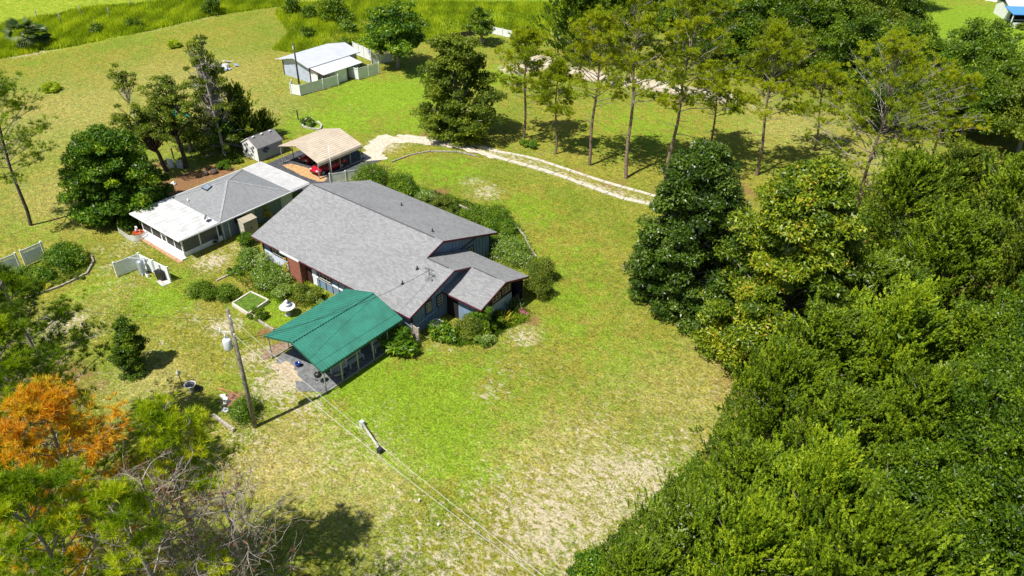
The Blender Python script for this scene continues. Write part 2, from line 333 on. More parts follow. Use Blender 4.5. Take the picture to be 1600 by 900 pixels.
# meadow beyond the mown line
edge = [L(*p) for p in ((-400, 160), (0, 92), (120, 70), (230, 48), (340, 22), (420, 12), (460, 5), (900, -30), (400, -300), (-600, -200))]
inside = in_poly(GX, GY, edge); field = np.where(inside, 1.0, 0.0)
GZ = 0.04 * np.sin(GX * .35) * np.cos(GY * .29) * (np.hypot(GX + 45, GY - 45) > 25)
nx, ny = len(xs), len(ys)
gv = np.stack([GX, GY, GZ], -1).reshape(-1, 3)
idx = np.arange(nx * ny).reshape(ny, nx)
gf = np.stack([idx[:-1, :-1], idx[:-1, 1:], idx[1:, 1:], idx[1:, :-1]], -1).reshape(-1, 4)
def np_mesh(name, V, F, mats, parent=None, attrs=None, smooth=False, midx=None):
    me = bpy.data.meshes.new(name); n = F.shape[1]
    me.vertices.add(len(V)); me.vertices.foreach_set('co', V.astype(np.float32).ravel())
    me.loops.add(F.size); me.loops.foreach_set('vertex_index', F.astype(np.int32).ravel())
    me.polygons.add(len(F)); me.polygons.foreach_set('loop_start', (np.arange(len(F)) * n).astype(np.int32))
    me.polygons.foreach_set('loop_total', np.full(len(F), n, np.int32))
    if smooth: me.polygons.foreach_set('use_smooth', np.ones(len(F), bool))
    if not isinstance(mats, (list, tuple)): mats = [mats]
    for m in mats: me.materials.append(m)
    if midx is not None: me.polygons.foreach_set('material_index', midx.astype(np.int32))
    me.update(calc_edges=True)
    for k, a in (attrs or {}).items():
        at = me.attributes.new(k, 'FLOAT', 'POINT'); at.data.foreach_set('value', a.astype(np.float32).ravel())
    o = bpy.data.objects.new(name, me); COL.objects.link(o)
    if parent: o.parent = parent
    return o

def ground_mat():
    m = bpy.data.materials.new('lawn_ground'); m.use_nodes = True
    N, K = nodes_of(m); N.clear()
    out = N.new('ShaderNodeOutputMaterial'); b = N.new('ShaderNodeBsdfPrincipled'); b.inputs['Roughness'].default_value = .95
    b.inputs['Specular IOR Level'].default_value = .1
    g = N.new('ShaderNodeNewGeometry')
    def noise(scale, det=6, rough=.6, dist=0.0, sx=None):
        n = N.new('ShaderNodeTexNoise'); n.inputs['Scale'].default_value = scale; n.inputs['Detail'].default_value = det
        n.inputs['Roughness'].default_value = rough; n.inputs['Distortion'].default_value = dist
        if sx:
            mp = N.new('ShaderNodeMapping'); mp.inputs['Rotation'].default_value = (0, 0, sx[0]); mp.inputs['Scale'].default_value = (1, sx[1], 1)
            K.new(g.outputs['Position'], mp.inputs[0]); K.new(mp.outputs[0], n.inputs['Vector'])
        else: K.new(g.outputs['Position'], n.inputs['Vector'])
        return n.outputs['Fac']
    def attr(n):
        a = N.new('ShaderNodeAttribute'); a.attribute_name = n; return a.outputs['Fac']
    def math_(op, a, b_):
        q = N.new('ShaderNodeMath'); q.operation = op
        for i, v in enumerate((a, b_)):
            if isinstance(v, (int, float)): q.inputs[i].default_value = v
            else: K.new(v, q.inputs[i])
        return q.outputs[0]
    def step(v, lo, hi):
        q = N.new('ShaderNodeMapRange'); q.interpolation_type = 'SMOOTHSTEP'; q.inputs[1].default_value = lo; q.inputs[2].default_value = hi
        K.new(v, q.inputs[0]); return q.outputs[0]
    def mix(f, a, b_):
        q = N.new('ShaderNodeMix'); q.data_type = 'RGBA'
        if isinstance(f, (int, float)): q.inputs[0].default_value = f
        else: K.new(f, q.inputs[0])
        for i, v in ((6, a), (7, b_)):
            if isinstance(v, tuple): q.inputs[i].default_value = (*v, 1)
            else: K.new(v, q.inputs[i])
        return q.outputs[2]
    n_big = noise(.10, 6, .65); n_mid = noise(.7, 6, .65, .4); n_fine = noise(6, 6, .75); n_spk = noise(1.7, 8, .74, .6, (.5, 1.7)); n_mot = noise(2.2, 5, .7)
    olive = (.24, .23, .028); green = (.160, .218, .017); dk = (.075, .105, .012); tan = (.50, .40, .17); lushc = (.18, .295, .015)
    c = mix(step(math_('ADD', n_mid, math_('MULTIPLY', math_('SUBTRACT', n_big, .5), 1.2)), .36, .66), olive, green)
    c = mix(math_('MULTIPLY', step(n_mot, .50, .62), .66), c, dk)
    c = mix(math_('MULTIPLY', step(noise(4.5, 7, .8, .6, (1.1, 1.6)), .54, .64), .62), c, tan)
    c = mix(math_('MULTIPLY', step(noise(.35, 7, .75), .50, .66), .38), c, (.34, .28, .07))
    lf = math_('MULTIPLY', step(math_('ADD', math_('MULTIPLY', attr('lush'), .5), math_('MULTIPLY', n_mid, .8)), .48, .78), .85)
    c = mix(lf, c, lushc)
    df = step(math_('ADD', math_('MULTIPLY', attr('dry'), .5), math_('MULTIPLY', n_spk, .8)), .45, .95)
    c = mix(math_('MULTIPLY', df, .75), c, tan)
    c = mix(math_('MULTIPLY', attr('field'), .8), c, mix(step(n_mid, .4, .6), (.20, .28, .016), (.31, .35, .035)))
    # fine grass grain
    gr = N.new('ShaderNodeMapRange'); gr.inputs[1].default_value = .36; gr.inputs[2].default_value = .64; gr.inputs[3].default_value = .45; gr.inputs[4].default_value = 1.55
    K.new(n_fine, gr.inputs[0]); v = N.new('ShaderNodeVectorMath'); v.operation = 'SCALE'; K.new(c, v.inputs[0]); K.new(gr.outputs[0], v.inputs['Scale'])
    c = v.outputs[0]
    g2 = N.new('ShaderNodeMapRange'); g2.inputs[1].default_value = .36; g2.inputs[2].default_value = .64; g2.inputs[3].default_value = .68; g2.inputs[4].default_value = 1.3
    K.new(noise(1.5, 8, .8, .8), g2.inputs[0]); v = N.new('ShaderNodeVectorMath'); v.operation = 'SCALE'; K.new(c, v.inputs[0]); K.new(g2.outputs[0], v.inputs['Scale'])
    c = v.outputs[0]
    mf = step(math_('ADD', math_('MULTIPLY', attr('mulch'), .62), math_('MULTIPLY', n_mid, .5)), .48, .72)
    c = mix(mf, c, mix(step(n_fine, .35, .65), (.15, .08, .035), (.33, .18, .085)))
    sf = step(math_('ADD', math_('MULTIPLY', math_('MULTIPLY', attr('sand'), math_('ADD', n_mid, .45)), .32), math_('MULTIPLY', n_spk, .95)), .60, .76)
    c = mix(math_('MULTIPLY', sf, .88), c, mix(step(n_fine, .35, .65), (.42, .34, .22), (.66, .58, .45)))
    K.new(c, b.inputs['Base Color'])
    bp = N.new('ShaderNodeBump'); bp.inputs['Strength'].default_value = .9; bp.inputs['Distance'].default_value = .12
    hh = math_('ADD', n_fine, math_('MULTIPLY', n_spk, .8)); K.new(hh, bp.inputs['Height']); K.new(bp.outputs[0], b.inputs['Normal'])
    K.new(b.outputs[0], out.inputs[0]); MATS['lawn_ground'] = m
    return m
ground = np_mesh('ground', gv, gf, ground_mat(), attrs=dict(sand=sand, lush=lush, mulch=mulch, dry=dry, field=field), smooth=True)
tag(ground, 'uneven lawn and meadow with bare sandy patches', kind='structure')

def sheet(name, pts, m, z=.012, kind='structure', label=None, jag=0, seed=0, step_=.35, parent=None):
    rr = random.Random(seed); out = []
    n = len(pts)
    for i in range(n):
        a = Vector(pts[i]); b = Vector(pts[(i + 1) % n]); k = max(1, int((b - a).length / step_)) if jag else 1
        nrm = Vector((-(b - a).y, (b - a).x, 0)); nrm = nrm.normalized() if nrm.length else nrm
        for j in range(k):
            p = a.lerp(b, j / k) + nrm * rr.uniform(-jag, jag); out.append((p.x, p.y, z))
    mb = MB(); mb.prism(out, .35)
    o = mb.build(name, m, parent)
    if kind or label: tag(o, label, kind=kind)
    return o

# ------------------------------------------------------------------ driveway, paths, paving
def strip(pts, w, jag, rng, step_=.5):
    """outline of a ragged ribbon along pts"""
    res = []; l = []; r = []
    P = [pts[0]]
    for a, b in zip(pts[:-1], pts[1:]):
        k = max(1, int((b - a).length / step_))
        for j in range(1, k + 1): P.append(a.lerp(b, j / k))
    for i, p in enumerate(P):
        d = (P[min(i + 1, len(P) - 1)] - P[max(i - 1, 0)]).normalized(); nrm = Vector((-d.y, d.x, 0))
        ww = w if not hasattr(w, '__call__') else w(i / (len(P) - 1))
        l.append(p + nrm * (ww / 2 + rng.uniform(-jag, jag))); r.append(p - nrm * (ww / 2 + rng.uniform(-jag, jag)))
    return l, r
def ribbon(name, pts, w, m, z, jag, seed, label=None):
    rng = random.Random(seed); l, r = strip(pts, w, jag, rng); vs = []; fs = []
    for a, b in zip(l, r): vs += [(a.x, a.y, z), (b.x, b.y, z)]
    for i in range(len(l) - 1): fs.append((2 * i, 2 * i + 1, 2 * i + 3, 2 * i + 2))
    mb = MB(); mb.add(vs, fs)
    return tag(mb.build(name, m), label, kind='structure')
def smooth_path(pts, n=8):
    out = []
    P = [pts[0]] + list(pts) + [pts[-1]]
    for i in range(1, len(P) - 2):
        for j in range(n):
            t = j / n; a, b, c, d = P[i - 1], P[i], P[i + 1], P[i + 2]
            out.append(.5 * ((2 * b) + (-a + c) * t + (2 * a - 5 * b + 4 * c - d) * t * t + (-a + 3 * b - 3 * c + d) * t ** 3))
    out.append(P[-2]); return out
near_rut = smooth_path([L(*p) for p in ((588, 234), (600, 222), (630, 219), (668, 222), (700, 226), (735, 234), (775, 246))])
far_rut = smooth_path([L(*p) for p in ((620, 212), (665, 216), (705, 221), (740, 227), (775, 236))])
ribbon('sandy_track', near_rut, lambda t: 2.1 - 1.0 * t, SANDM, .055, .22, 3, 'pale sand drive between the carport and the wheel tracks')
ribbon('sandy_track', far_rut, .8, SANDM, .05, .18, 4, 'ragged far wheel rut of bare sand')
ribbon('sandy_track', smooth_path([L(586, 251), L(584, 236), L(594, 222), L(612, 213)]), 2.5, SANDM, .045, .35, 5, 'white bare sand patch beside the tan carport')
CONCSTRIP = mat('bleached_concrete', (.52, .49, .42), .9, .15, 2.5, bump=.3, col2=(.36, .32, .24))
def slabs(pts, w, seed, lab):
    e = empty('wheel_track', tuple(pts[0]), label=lab, kind='structure')
    P = smooth_path(pts, 30); L_ = [0]
    for a, b in zip(P[:-1], P[1:]): L_.append(L_[-1] + (b - a).length)
    def at(s):
        for i in range(len(P) - 1):
            if L_[i + 1] >= s: return P[i].lerp(P[i + 1], (s - L_[i]) / (L_[i + 1] - L_[i] + 1e-9))
        return P[-1]
    rng = random.Random(seed); s = 0
    while s < L_[-1] - .5:
        ln = rng.uniform(1.5, 2.6); a = at(s + .04); b = at(min(s + ln - .04, L_[-1])); c = (a + b) / 2 - P[0]
        mb = MB(); mb.obox((c.x, c.y, .035), (b - a).length, w * rng.uniform(.9, 1.06), .09, math.atan2((b - a).y, (b - a).x) + rng.uniform(-.012, .012))
        mb.build('slab', CONCSTRIP, e); s += ln
    return e
slabs([L(*p) for p in ((772, 245), (820, 258), (870, 273), (925, 293), (980, 312), (1030, 322), (1090, 345))], .62, 5, 'near concrete wheel strip of the curving drive')
slabs([L(*p) for p in ((772, 236), (830, 247), (880, 263), (940, 283), (985, 296), (1035, 310), (1100, 332))], .5, 6, 'far narrower concrete wheel strip of the curving drive')
ribbon('sand_lane', smooth_path(lane), 2.0, SANDM, .06, .6, 9, 'pale sandy lane behind the row of pines')
# carport paving
sheet('paving', [(-44.4, 26.6, 0), (-43.0, 25.8, 0), (-41.2, 26.0, 0), (-40.0, 25.4, 0), (-38.2, 26.4, 0), (-38.05, 34.9, 0), (-44.9, 34.9, 0)], SLATE, .05, label='grey paved floor under the green carport', jag=.12, seed=2)
sheet('bare_soil', [(-45.3, 26.0, 0), (-44.9, 27.2, 0), (-45.0, 30.2, 0), (-45.9, 29.0, 0), (-46.2, 26.8, 0)], SOIL, .04, label='bare brown soil beside the green carport', jag=.35, seed=7)
sheet('sand_patch', [(-44.2, 26.0, 0), (-41.6, 25.7, 0), (-40.6, 26.1, 0), (-41.8, 26.8, 0), (-43.6, 27.0, 0)], mat('dirty_sand', (.46, .37, .25), .95, .2, 4, bump=.5), .056, label='dusty sand spread over the carport paving', jag=.25, seed=9)
# dark drive in front of tan carport + straw bed
sheet('dark_drive', [(-76.0, 46.6, 0), (-61.3, 46.7, 0), (-61.6, 49.6, 0), (-65.2, 50.0, 0), (-65.2, 58.5, 0), (-75.2, 58.5, 0), (-75.0, 49.2, 0)], ASPH, .04, label='dark paved drive in front of the tan carport', jag=.04)
sheet('straw_bed', [L(*p) for p in ((441, 259), (455, 256), (478, 262), (497, 271), (512, 279), (506, 284), (496, 284), (470, 274))], mat('dry_straw', (.50, .31, .14), .95, .2, 4, bump=.8, bscale=15), .05, label='tan straw patch on the dark drive', jag=.06)
sheet('brick_apron', [(-70.6, 30.12, 0), (-63.2, 30.0, 0), (-63.2, 30.45, 0), (-70.6, 30.5, 0)], mat('orange_paver', (.46, .26, .15), .9, .2, 3), .05, label='orange brick strip along the screened porch')

# ------------------------------------------------------------------ building helpers
def window(parent, x, y, z, w, h, face, cols=2, rows=2, fm=CREAM, surround=DARKTRIM, name='window'):
    """window with its centre at x,y,z on a wall facing '-y' or '+x'"""
    e = empty(name, (x, y, z), 0 if face == '-y' else PI / 2); e.parent = parent
    s = MB(); t = .09
    for a in ((-w / 2 - t, w / 2 + t, h / 2, h / 2 + t), (-w / 2 - t, w / 2 + t, -h / 2 - t, -h / 2), (-w / 2 - t, -w / 2, -h / 2, h / 2), (w / 2, w / 2 + t, -h / 2, h / 2)):
        s.box(a[0], a[1], -.07, .02, a[2], a[3])
    s.build('surround', surround, e)
    f = MB(); u = .05
    for a in ((-w / 2, w / 2, h / 2 - u, h / 2), (-w / 2, w / 2, -h / 2, -h / 2 + u), (-w / 2, -w / 2 + u, -h / 2 + u, h / 2 - u), (w / 2 - u, w / 2, -h / 2 + u, h / 2 - u)):
        f.box(a[0], a[1], -.055, .01, a[2], a[3])
    for i in range(1, cols): f.box(-w / 2 + w * i / cols - .02, -w / 2 + w * i / cols + .02, -.05, .008, -h / 2 + u, h / 2 - u)
    for i in range(1, rows): f.box(-w / 2 + u, w / 2 - u, -.048, .006, -h / 2 + h * i / rows - .02, -h / 2 + h * i / rows + .02)
    f.build('frame', fm, e)
    g = MB(); g.box(-w / 2 + u, w / 2 - u, -.02, .004, -h / 2 + u, h / 2 - u); g.build('pane', GLASS, e)
    return e

# ------------------------------------------------------------------ main house
SL = .329; EZ = 2.58
house = empty('house', (-50, 43, 0), label='long blue house with a stepped grey shingle roof beside the green carport', cat='house')
def H(mb, name, m): 
    o = mb.build(name, m, house); o.location = (50, -43, 0); return o
def HP(parent_obj):  # parts that take children keep world-like coordinates
    return parent_obj
def rz_near(y): return EZ + (y - 35.1) * SL
def rz_far(y, far): return EZ + (far - y) * SL
def ngable(x0, x1, y0, y1, ry, e0, efar, mb, mi=0):
    """closed body under a gable roof, y0 at near wall, y1 at far wall"""
    def top(y): return min(EZ + (y - e0) * SL, EZ + (efar - y) * SL) - .18
    pr = [(y0, 0), (y1, 0), (y1, top(y1)), (ry, top(ry)), (y0, top(y0))]
    vs = [(x0, y, z) for y, z in pr] + [(x1, y, z) for y, z in pr]
    mb.add(vs, [(0, 1, 2, 3, 4)[::1], (9, 8, 7, 6, 5)] + [(i, i + 5, (i + 1) % 5 + 5, (i + 1) % 5) for i in range(5)], mi)
w = MB(); ngable(-57.7, -41.12, 35.85, 49.9, 42.8, 35.1, 50.5, w)
ngable(-41.12, -37.95, 35.85, 45.55, 40.65, 35.1, 46.2, w)
ngable(-37.95, -34.25, 40.15, 44.5, 42.9, 39.6, 46.2, w)
wall = H(w, 'wall', SIDING)
rt = .17
def slab_(name, poly):
    mb = MB(); mb.prism(poly, rt, 0, 1); o = mb.build(name, [SHINGLE, MAROON], house); o.location = (50, -43, 0); return o
near = slab_('roof_slope', [(-58.3, 35.1, rz_near(35.1)), (-37.4, 35.1, rz_near(35.1)), (-37.4, 40.65, rz_near(40.65)), (-40.6, 40.65, rz_near(40.65)), (-40.6, 42.8, rz_near(42.8)), (-58.3, 42.8, rz_near(42.8))])
tag(near, 'long near roof slope facing the yard')
farm = slab_('roof_slope', [(-58.3, 42.81, rz_far(42.8, 50.5)), (-40.6, 42.81, rz_far(42.8, 50.5)), (-40.6, 50.5, EZ), (-58.3, 50.5, EZ)])
wingf = slab_('roof_slope', [(-41.1, 40.66, rz_far(40.65, 46.2)), (-37.4, 40.66, rz_far(40.65, 46.2)), (-37.4, 42.9, rz_far(42.9, 46.2)), (-33.6, 42.9, rz_far(42.9, 46.2)), (-33.6, 46.2, EZ), (-41.1, 46.2, EZ)])
wing3 = slab_('roof_slope', [(-37.94, 39.6, EZ), (-33.6, 39.6, EZ), (-33.6, 42.89, rz_far(42.9, 46.2)), (-37.94, 42.89, rz_far(42.9, 46.2))])
RV = mat('ridge_vent', (.09, .09, .095), .9, .1)
for x0, x1, y, z in ((-58.0, -41.6, 42.8, rz_near(42.8)), (-40.5, -38.0, 40.65, rz_near(40.65)), (-37.2, -34.6, 42.9, rz_far(42.9, 46.2))):
    mb = MB(); mb.box(x0, x1, y - .06, y + .05, z - .05, z + .03); H(mb, 'ridge_vent', RV)
for x, y, far in ((-40.46, 39.32, 0), (-40.49, 37.5, 0), (-42.9, 43.9, 50.5), (-50, 47, 50.5)):
    z = rz_near(y) if not far else rz_far(y, far)
    mb = MB(); mb.tube([(x, y, z - .05), (x, y, z + .32)], .06, 8); mb.tube([(x, y, z - .02), (x, y, z + .03)], .16, 8); H(mb, 'vent_pipe', DARKTRIM)
# antenna mast and dish
mb = MB(); ax, ay, az_ = -38.75, 39.0, rz_near(39.0)
mb.tube([(ax, ay, az_ - .05), (ax, ay, az_ + 1.1)], .03, 6); mb.tube([(ax - .5, ay, az_ + .85), (ax + .5, ay, az_ + 1.0)], .02, 5)
for k in (-.4, -.15, .1, .4): mb.tube([(ax + k, ay - .3, az_ + .9), (ax + k, ay + .3, az_ + .9)], .014, 5)
mb.tube([(ax, ay, az_ + .5), (ax + .5, ay + .5, az_ - .02)], .02, 5)
H(mb, 'antenna_mast', DARKTRIM)
mb = MB(); mb.lathe([(.02, 0), (.2, .03), (.33, .1), (.34, .12), (.2, .06)], (0, 0, 0), 14)
dsh = H(mb, 'dish', mat('dish_grey', (.2, .2, .2), .5)); dsh.location = (11.35, -4.15, 3.85); dsh.rotation_euler = (R(65), 0, R(20))
# -y front: windows, shutters, brick chimney breast, white bands
window(house, -5.25, -7.19, 1.62, 1.9, .85, '-y', 4, 2, fm=CREAM)
window(house, 1.25, -7.19, 1.55, 1.5, .8, '-y', 3, 2, fm=CREAM)
for x in (-6.45, -4.05): mb = MB(); mb.box(x - .2 - 50, x + .2 - 50, 35.80, 35.86, 1.1, 2.2); H(mb, 'shutter', DARKTRIM)
mb = MB(); mb.box(-57.7, -53.2, 35.81, 35.87, .0, 1.02); H(mb, 'wall_panel', PALE_BLUE)  # pale panel paints the sunlight on the foot of the blue wall
mb = MB(); mb.box(-50.6, -46.2, 35.78, 35.86, .92, 1.05); H(mb, 'sill_band', WHITE)
mb = MB(); mb.box(-50.55, -50.0, 35.79, 35.87, 0, 2.1); H(mb, 'entry_panel', WHITE)
mb = MB(); mb.box(-53.1, -51.35, 35.12, 35.9, 0, 2.38); H(mb, 'brick_breast', BRICK)
mb = MB(); mb.box(-51.34, -50.62, 35.74, 35.88, 0, 2.3); H(mb, 'recess_panel', BROWNDARK)  # dark brown panel filling the recess beside the brick
mb = MB(); mb.box(-54.0, -51.3, 35.04, 35.10, 2.40, 2.60); H(mb, 'fascia_board', WHITE)
mb = MB(); mb.box(-41.2, -37.9, 35.79, 35.85, 0.5, .72); H(mb, 'sill_band', WHITE)
bt = MB()
for x in [-49.7 + i * .9 for i in range(13)]: bt.box(x - .04, x + .04, 35.77, 35.86, 0, 2.45)
for y in [36.15 + i * .42 for i in range(10)]:
    bt.box(-37.96, -37.905, y - .03, y + .03, 0, min(rz_near(y), rz_far(y, 46.2)) - .2)
for y in [44.6 + i * .42 for i in range(12)]:
    bt.box(-41.13, -41.08, y - .03, y + .03, 0, rz_far(y, 50.5) - .2)
tag(H(bt, 'siding_battens', mat('batten_blue', (.15, .22, .31), .75)), kind='stuff')
mb = MB()
for x, y in ((-57.7, 35.85), (-37.95, 35.85), (-34.25, 40.15), (-41.12, 49.9)): mb = MB(); mb.box(x - .08, x + .08, y - .08, y + .08, 0, 2.45); H(mb, 'corner_board', DARKTRIM)
mb = MB(); mb.bar((-41.07, 45.6, 2.75), (-41.07, 48.2, 3.05), .06, .1); H(mb, 'trim_board', DARKTRIM)
# rakes: dark bargeboards on the gables
mb = MB()
for x, seg in ((-40.58, [(42.8, rz_near(42.8)), (40.7, rz_near(40.7))]), (-40.58, [(42.8, rz_near(42.8)), (50.5, EZ)]),
               (-37.38, [(35.1, EZ), (40.65, rz_near(40.65))]), (-37.38, [(40.65, rz_near(40.65)), (42.85, rz_far(42.85, 46.2))]), (-33.58, [(39.6, EZ), (42.9, rz_far(42.9, 46.2))]), (-33.58, [(42.9, rz_far(42.9, 46.2)), (46.2, EZ)])):
    (ya, za), (yb, zb) = seg; mb = MB(); mb.bar((x, ya, za - .10), (x, yb, zb - .10), .04, .18); H(mb, 'bargeboard', MAROON)
# wing gables
window(house, 12.07, -5.15, 1.92, .62, 1.0, '+x', 2, 3)
window(house, 12.07, -3.74, 1.92, .62, 1.0, '+x', 2, 3)
window(house, 15.77, -.62, 2.1, 1.05, .62, '+x', 2, 2)
window(house, 15.77, .72, 2.25, 1.05, .62, '+x', 2, 2)
window(house, 8.9, 3.85, 2.05, .9, .55, '+x', 2, 1)
mb = MB(); mb.box(-34.24, -34.19, 41.4, 44.5, 1.6, 2.45); H(mb, 'window_surround', BROWNDARK)
mb = MB(); mb.box(-34.24, -34.18, 40.3, 44.5, 0, 1.55); H(mb, 'wall_panel', mat('light_blue_panel', (.36, .44, .55), .75))
mb = MB(); mb.box(-37.85, -36.6, 40.08, 40.16, 0, 2.2); H(mb, 'recess_shade', DARK)  # dark slab added to paint the shade of the recess beside the wing
mb = MB(); mb.box(-37.9, -33.9, 45.6, 45.75, 0, 2.3); mb.box(-34.3, -34.1, 44.5, 45.7, 0, .9); H(mb, 'porch_wall', DARKTRIM)
mb = MB(); mb.box(-33.95, -33.83, 45.6, 45.72, 0, 2.4); H(mb, 'porch_post', DARKTRIM)
gut = MB(); gut.tube([(-37.87, 36.3, .9), (-37.87, 38.6, 1.1)], .03, 6); H(gut, 'conduit', PALE_BLUE)

# ------------------------------------------------------------------ guest house
gh = empty('guest_house', (-67.5, 38, 0), label='low blue guest house with a hipped grey roof and white screened porch', cat='house')
def G_(mb, name, m): o = mb.build(name, m, gh); o.location = (67.5, -38, 0); return o
ez = 2.35; apx = (-67.45, 39.2, 3.95)
mb = MB(); mb.box(-71.2, -63.75, 35.3, 43.9, 0, 2.2); mb.box(-71.2, -66.5, 43.9, 45.9, 0, 2.2); G_(mb, 'wall', mat('slate_blue_wall', (.15, .205, .255), .75, .08))
A = [(-71.65, 34.85, ez), (-63.1, 34.85, ez), (-63.1, 43.72, ez), (-71.65, 43.72, ez)]
mb = MB()
cen = Vector(apx)
for i in range(4): mb.add([A[i], A[(i + 1) % 4], cen], [(0, 1, 2)], 0)
for i in range(4):
    a, b = Vector(A[i]), Vector(A[(i + 1) % 4]); dz = Vector((0, 0, .14)); mb.add([a - dz, b - dz, b, a], [(0, 1, 2, 3)], 1)
mb.add([Vector(a) - Vector((0, 0, .14)) for a in reversed(A)], [(0, 1, 2, 3)], 1)
G_(mb, 'hip_roof', [SHINGLE_D, WHITE])
mb = MB()
for a in A: mb.bar(Vector(a) + Vector((0, 0, .0)), cen + Vector((0, 0, .01)), .22, .03)
G_(mb, 'hip_cap', mat('hip_cap_grey', (.30, .31, .32), .9))
# porch roof: slopes gently down to the front, ribs run with the slope
def ribbed(name, x0, x1, y0, y1, zfun, ribs_along, pitch, m, parent, off, rh=.035, rw=.05, t=.06, edge=None, gap=None):
    mb = MB(); c = [(x0, y0), (x1, y0), (x1, y1), (x0, y1)]
    mb.prism([(x, y, zfun(x, y)) for x, y in c], t, 2 if gap else 0, 1)
    if ribs_along == 'x':
        n = int((y1 - y0) / pitch)
        for i in range(n + 1):
            y = y0 + .03 + (y1 - y0 - .06) * i / n
            mb.bar((x0 + .004, y, zfun(x0, y) + rh / 2 - .005), (x1 - .004, y, zfun(x1, y) + rh / 2 - .005), rw, rh)
    else:
        n = int((x1 - x0) / pitch)
        for i in range(n + 1):
            x = x0 + .03 + (x1 - x0 - .06) * i / n
            mb.bar((x, y0 + .004, zfun(x, y0) + rh / 2 - .005), (x, y1 - .004, zfun(x, y1) + rh / 2 - .005), rw, rh)
    o = mb.build(name, [m, edge or m, gap or m], parent); o.location = off; return o
o = ribbed('porch_roof', -71.65, -63.07, 30.45, 34.84, lambda x, y: ez + .01 + .07 * (y - 30.45) / 4.4, 'y', .62, WHITEROOF, gh, (67.5, -38, 0), rh=.02, rw=.03, edge=WHITE)
tag(o, 'white metal pan roof over the screened porch')
o = ribbed('awning_roof', -71.5, -63.1, 43.74, 46.1, lambda x, y: ez + .02, 'x', .235, mat('white_awning', (.58, .58, .58), .5, .08, 1.5), gh, (67.5, -38, 0), rh=.08, rw=.13, edge=WHITE, gap=mat('awning_shadow_gap', (.10, .10, .11), .7))
tag(o, 'white corrugated awning at the carport end')
mb = MB(); mb.box(-71.7, -63.02, 30.38, 30.45, ez - .12, ez + .03); mb.box(-63.09, -63.02, 30.45, 46.1, ez - .12, ez + .0); mb.box(-71.72, -71.65, 30.45, 46.1, ez - .12, ez + .0); G_(mb, 'gutter', WHITE)
# porch structure
mb = MB(); mb.box(-71.0, -63.8, 30.95, 31.1, 0, .55); mb.box(-63.95, -63.8, 31.1, 35.3, 0, .5); mb.box(-71.0, -63.4, 30.4, 30.95, 0, .16); G_(mb, 'knee_wall', WHITE)
for i, x in enumerate((-70.9, -69.2, -67.5, -66.6, -65.2, -63.88)):
    mb = MB(); mb.box(x - .06, x + .06, 30.97, 31.09, .55, 2.28); G_(mb, 'porch_post', WHITE)
for y in (32.9, 34.9): mb = MB(); mb.box(-63.93, -63.81, y - .06, y + .06, .5, 2.28); G_(mb, 'porch_post', WHITE)
for a, b in zip((-70.84, -69.14, -67.44, -66.54, -65.14), (-69.26, -67.56, -66.66, -65.26, -63.94)):
    mb = MB(); mb.box(a, b, 31.01, 31.04, .55, 2.2); G_(mb, 'screen_panel', SCREEN)
mb = MB(); mb.box(-67.44, -66.66, 30.98, 31.0, .55, .62); mb.box(-67.44, -66.66, 30.97, 31.005, 1.25, 1.4); mb.box(-67.44, -67.36, 30.98, 31.0, .0, 2.2); mb.box(-66.74, -66.66, 30.98, 31.0, .0, 2.2); G_(mb, 'screen_door', WHITE)
for a, b in ((31.15, 32.84), (32.96, 34.84)): mb = MB(); mb.box(-63.89, -63.86, a, b, .5, 2.2); tag(G_(mb, 'screen_panel', mat('grey_screen', (.12, .13, .13), .7)), 'grey mesh side screen')
# +x side details
for y in (35.45, 36.15, 39.2, 42.7, 44.05): mb = MB(); mb.box(-63.76, -63.68, y - .05, y + .05, 0, 2.25); G_(mb, 'corner_board', VINYL_OLD)
mb = MB(); mb.box(-63.76, -63.69, 38.2, 39.14, 0.05, 2.1); d_ = G_(mb, 'door', mat('pale_door', (.42, .44, .43), .6))
wd = window(gh, 3.83, .62, 1.6, .6, .75, '+x', 3, 3, fm=VINYL_OLD, surround=VINYL_OLD)
mb = MB(); mb.box(-63.76, -63.7, 42.78, 43.98, 0.05, 2.2); G_(mb, 'door_panel', GREYDOOR)
mb = MB(); mb.box(-63.80, -63.72, 36.9, 38.1, 1.2, 2.0); G_(mb, 'dark_window', GLASS)
mb = MB(); mb.box(-63.3, -63.2, 45.95, 46.05, 0, 2.3); G_(mb, 'awning_post', WHITE); mb = MB(); mb.box(-66.5, -66.4, 45.95, 46.05, 0, 2.3); G_(mb, 'awning_post', WHITE)
# skylight
def hipz(x, y): return ez + (apx[2] - ez) * max(0, min(1, (y - 34.85) / (39.2 - 34.85)))
M = Matrix.Rotation(math.atan((apx[2] - ez) / 4.35), 4, 'X')
mb = MB(); mb.obox((-68.75, 37.55, hipz(0, 37.55) + .06), .95, .75, .14, M=M); sk = G_(mb, 'skylight', DARKTRIM)
mb = MB(); mb.obox((-68.75, 37.54, hipz(0, 37.55) + .135), .8, .6, .02, M=M); G_(mb, 'skylight_pane', mat('skylight_glass', (.22, .27, .33), .2, .1, spec=.6))
mb = MB(); mb.tube([(-69.05, 35.35, hipz(0, 35.3) - .05), (-69.05, 35.35, hipz(0, 35.3) + .35)], .07, 8); G_(mb, 'vent_pipe', WHITE)
mb = MB(); mb.tube([(-64.2, 34.4, ez), (-64.2, 34.4, ez + .45)], .03, 6); mb.lathe([(.02, 0), (.2, .04), (.3, .12), (.31, .14), (.18, .07)], (0, 0, 0), 12)
dd = MB(); dd.lathe([(.02, 0), (.2, .04), (.3, .12), (.31, .14), (.18, .07)], (0, 0, 0), 12)
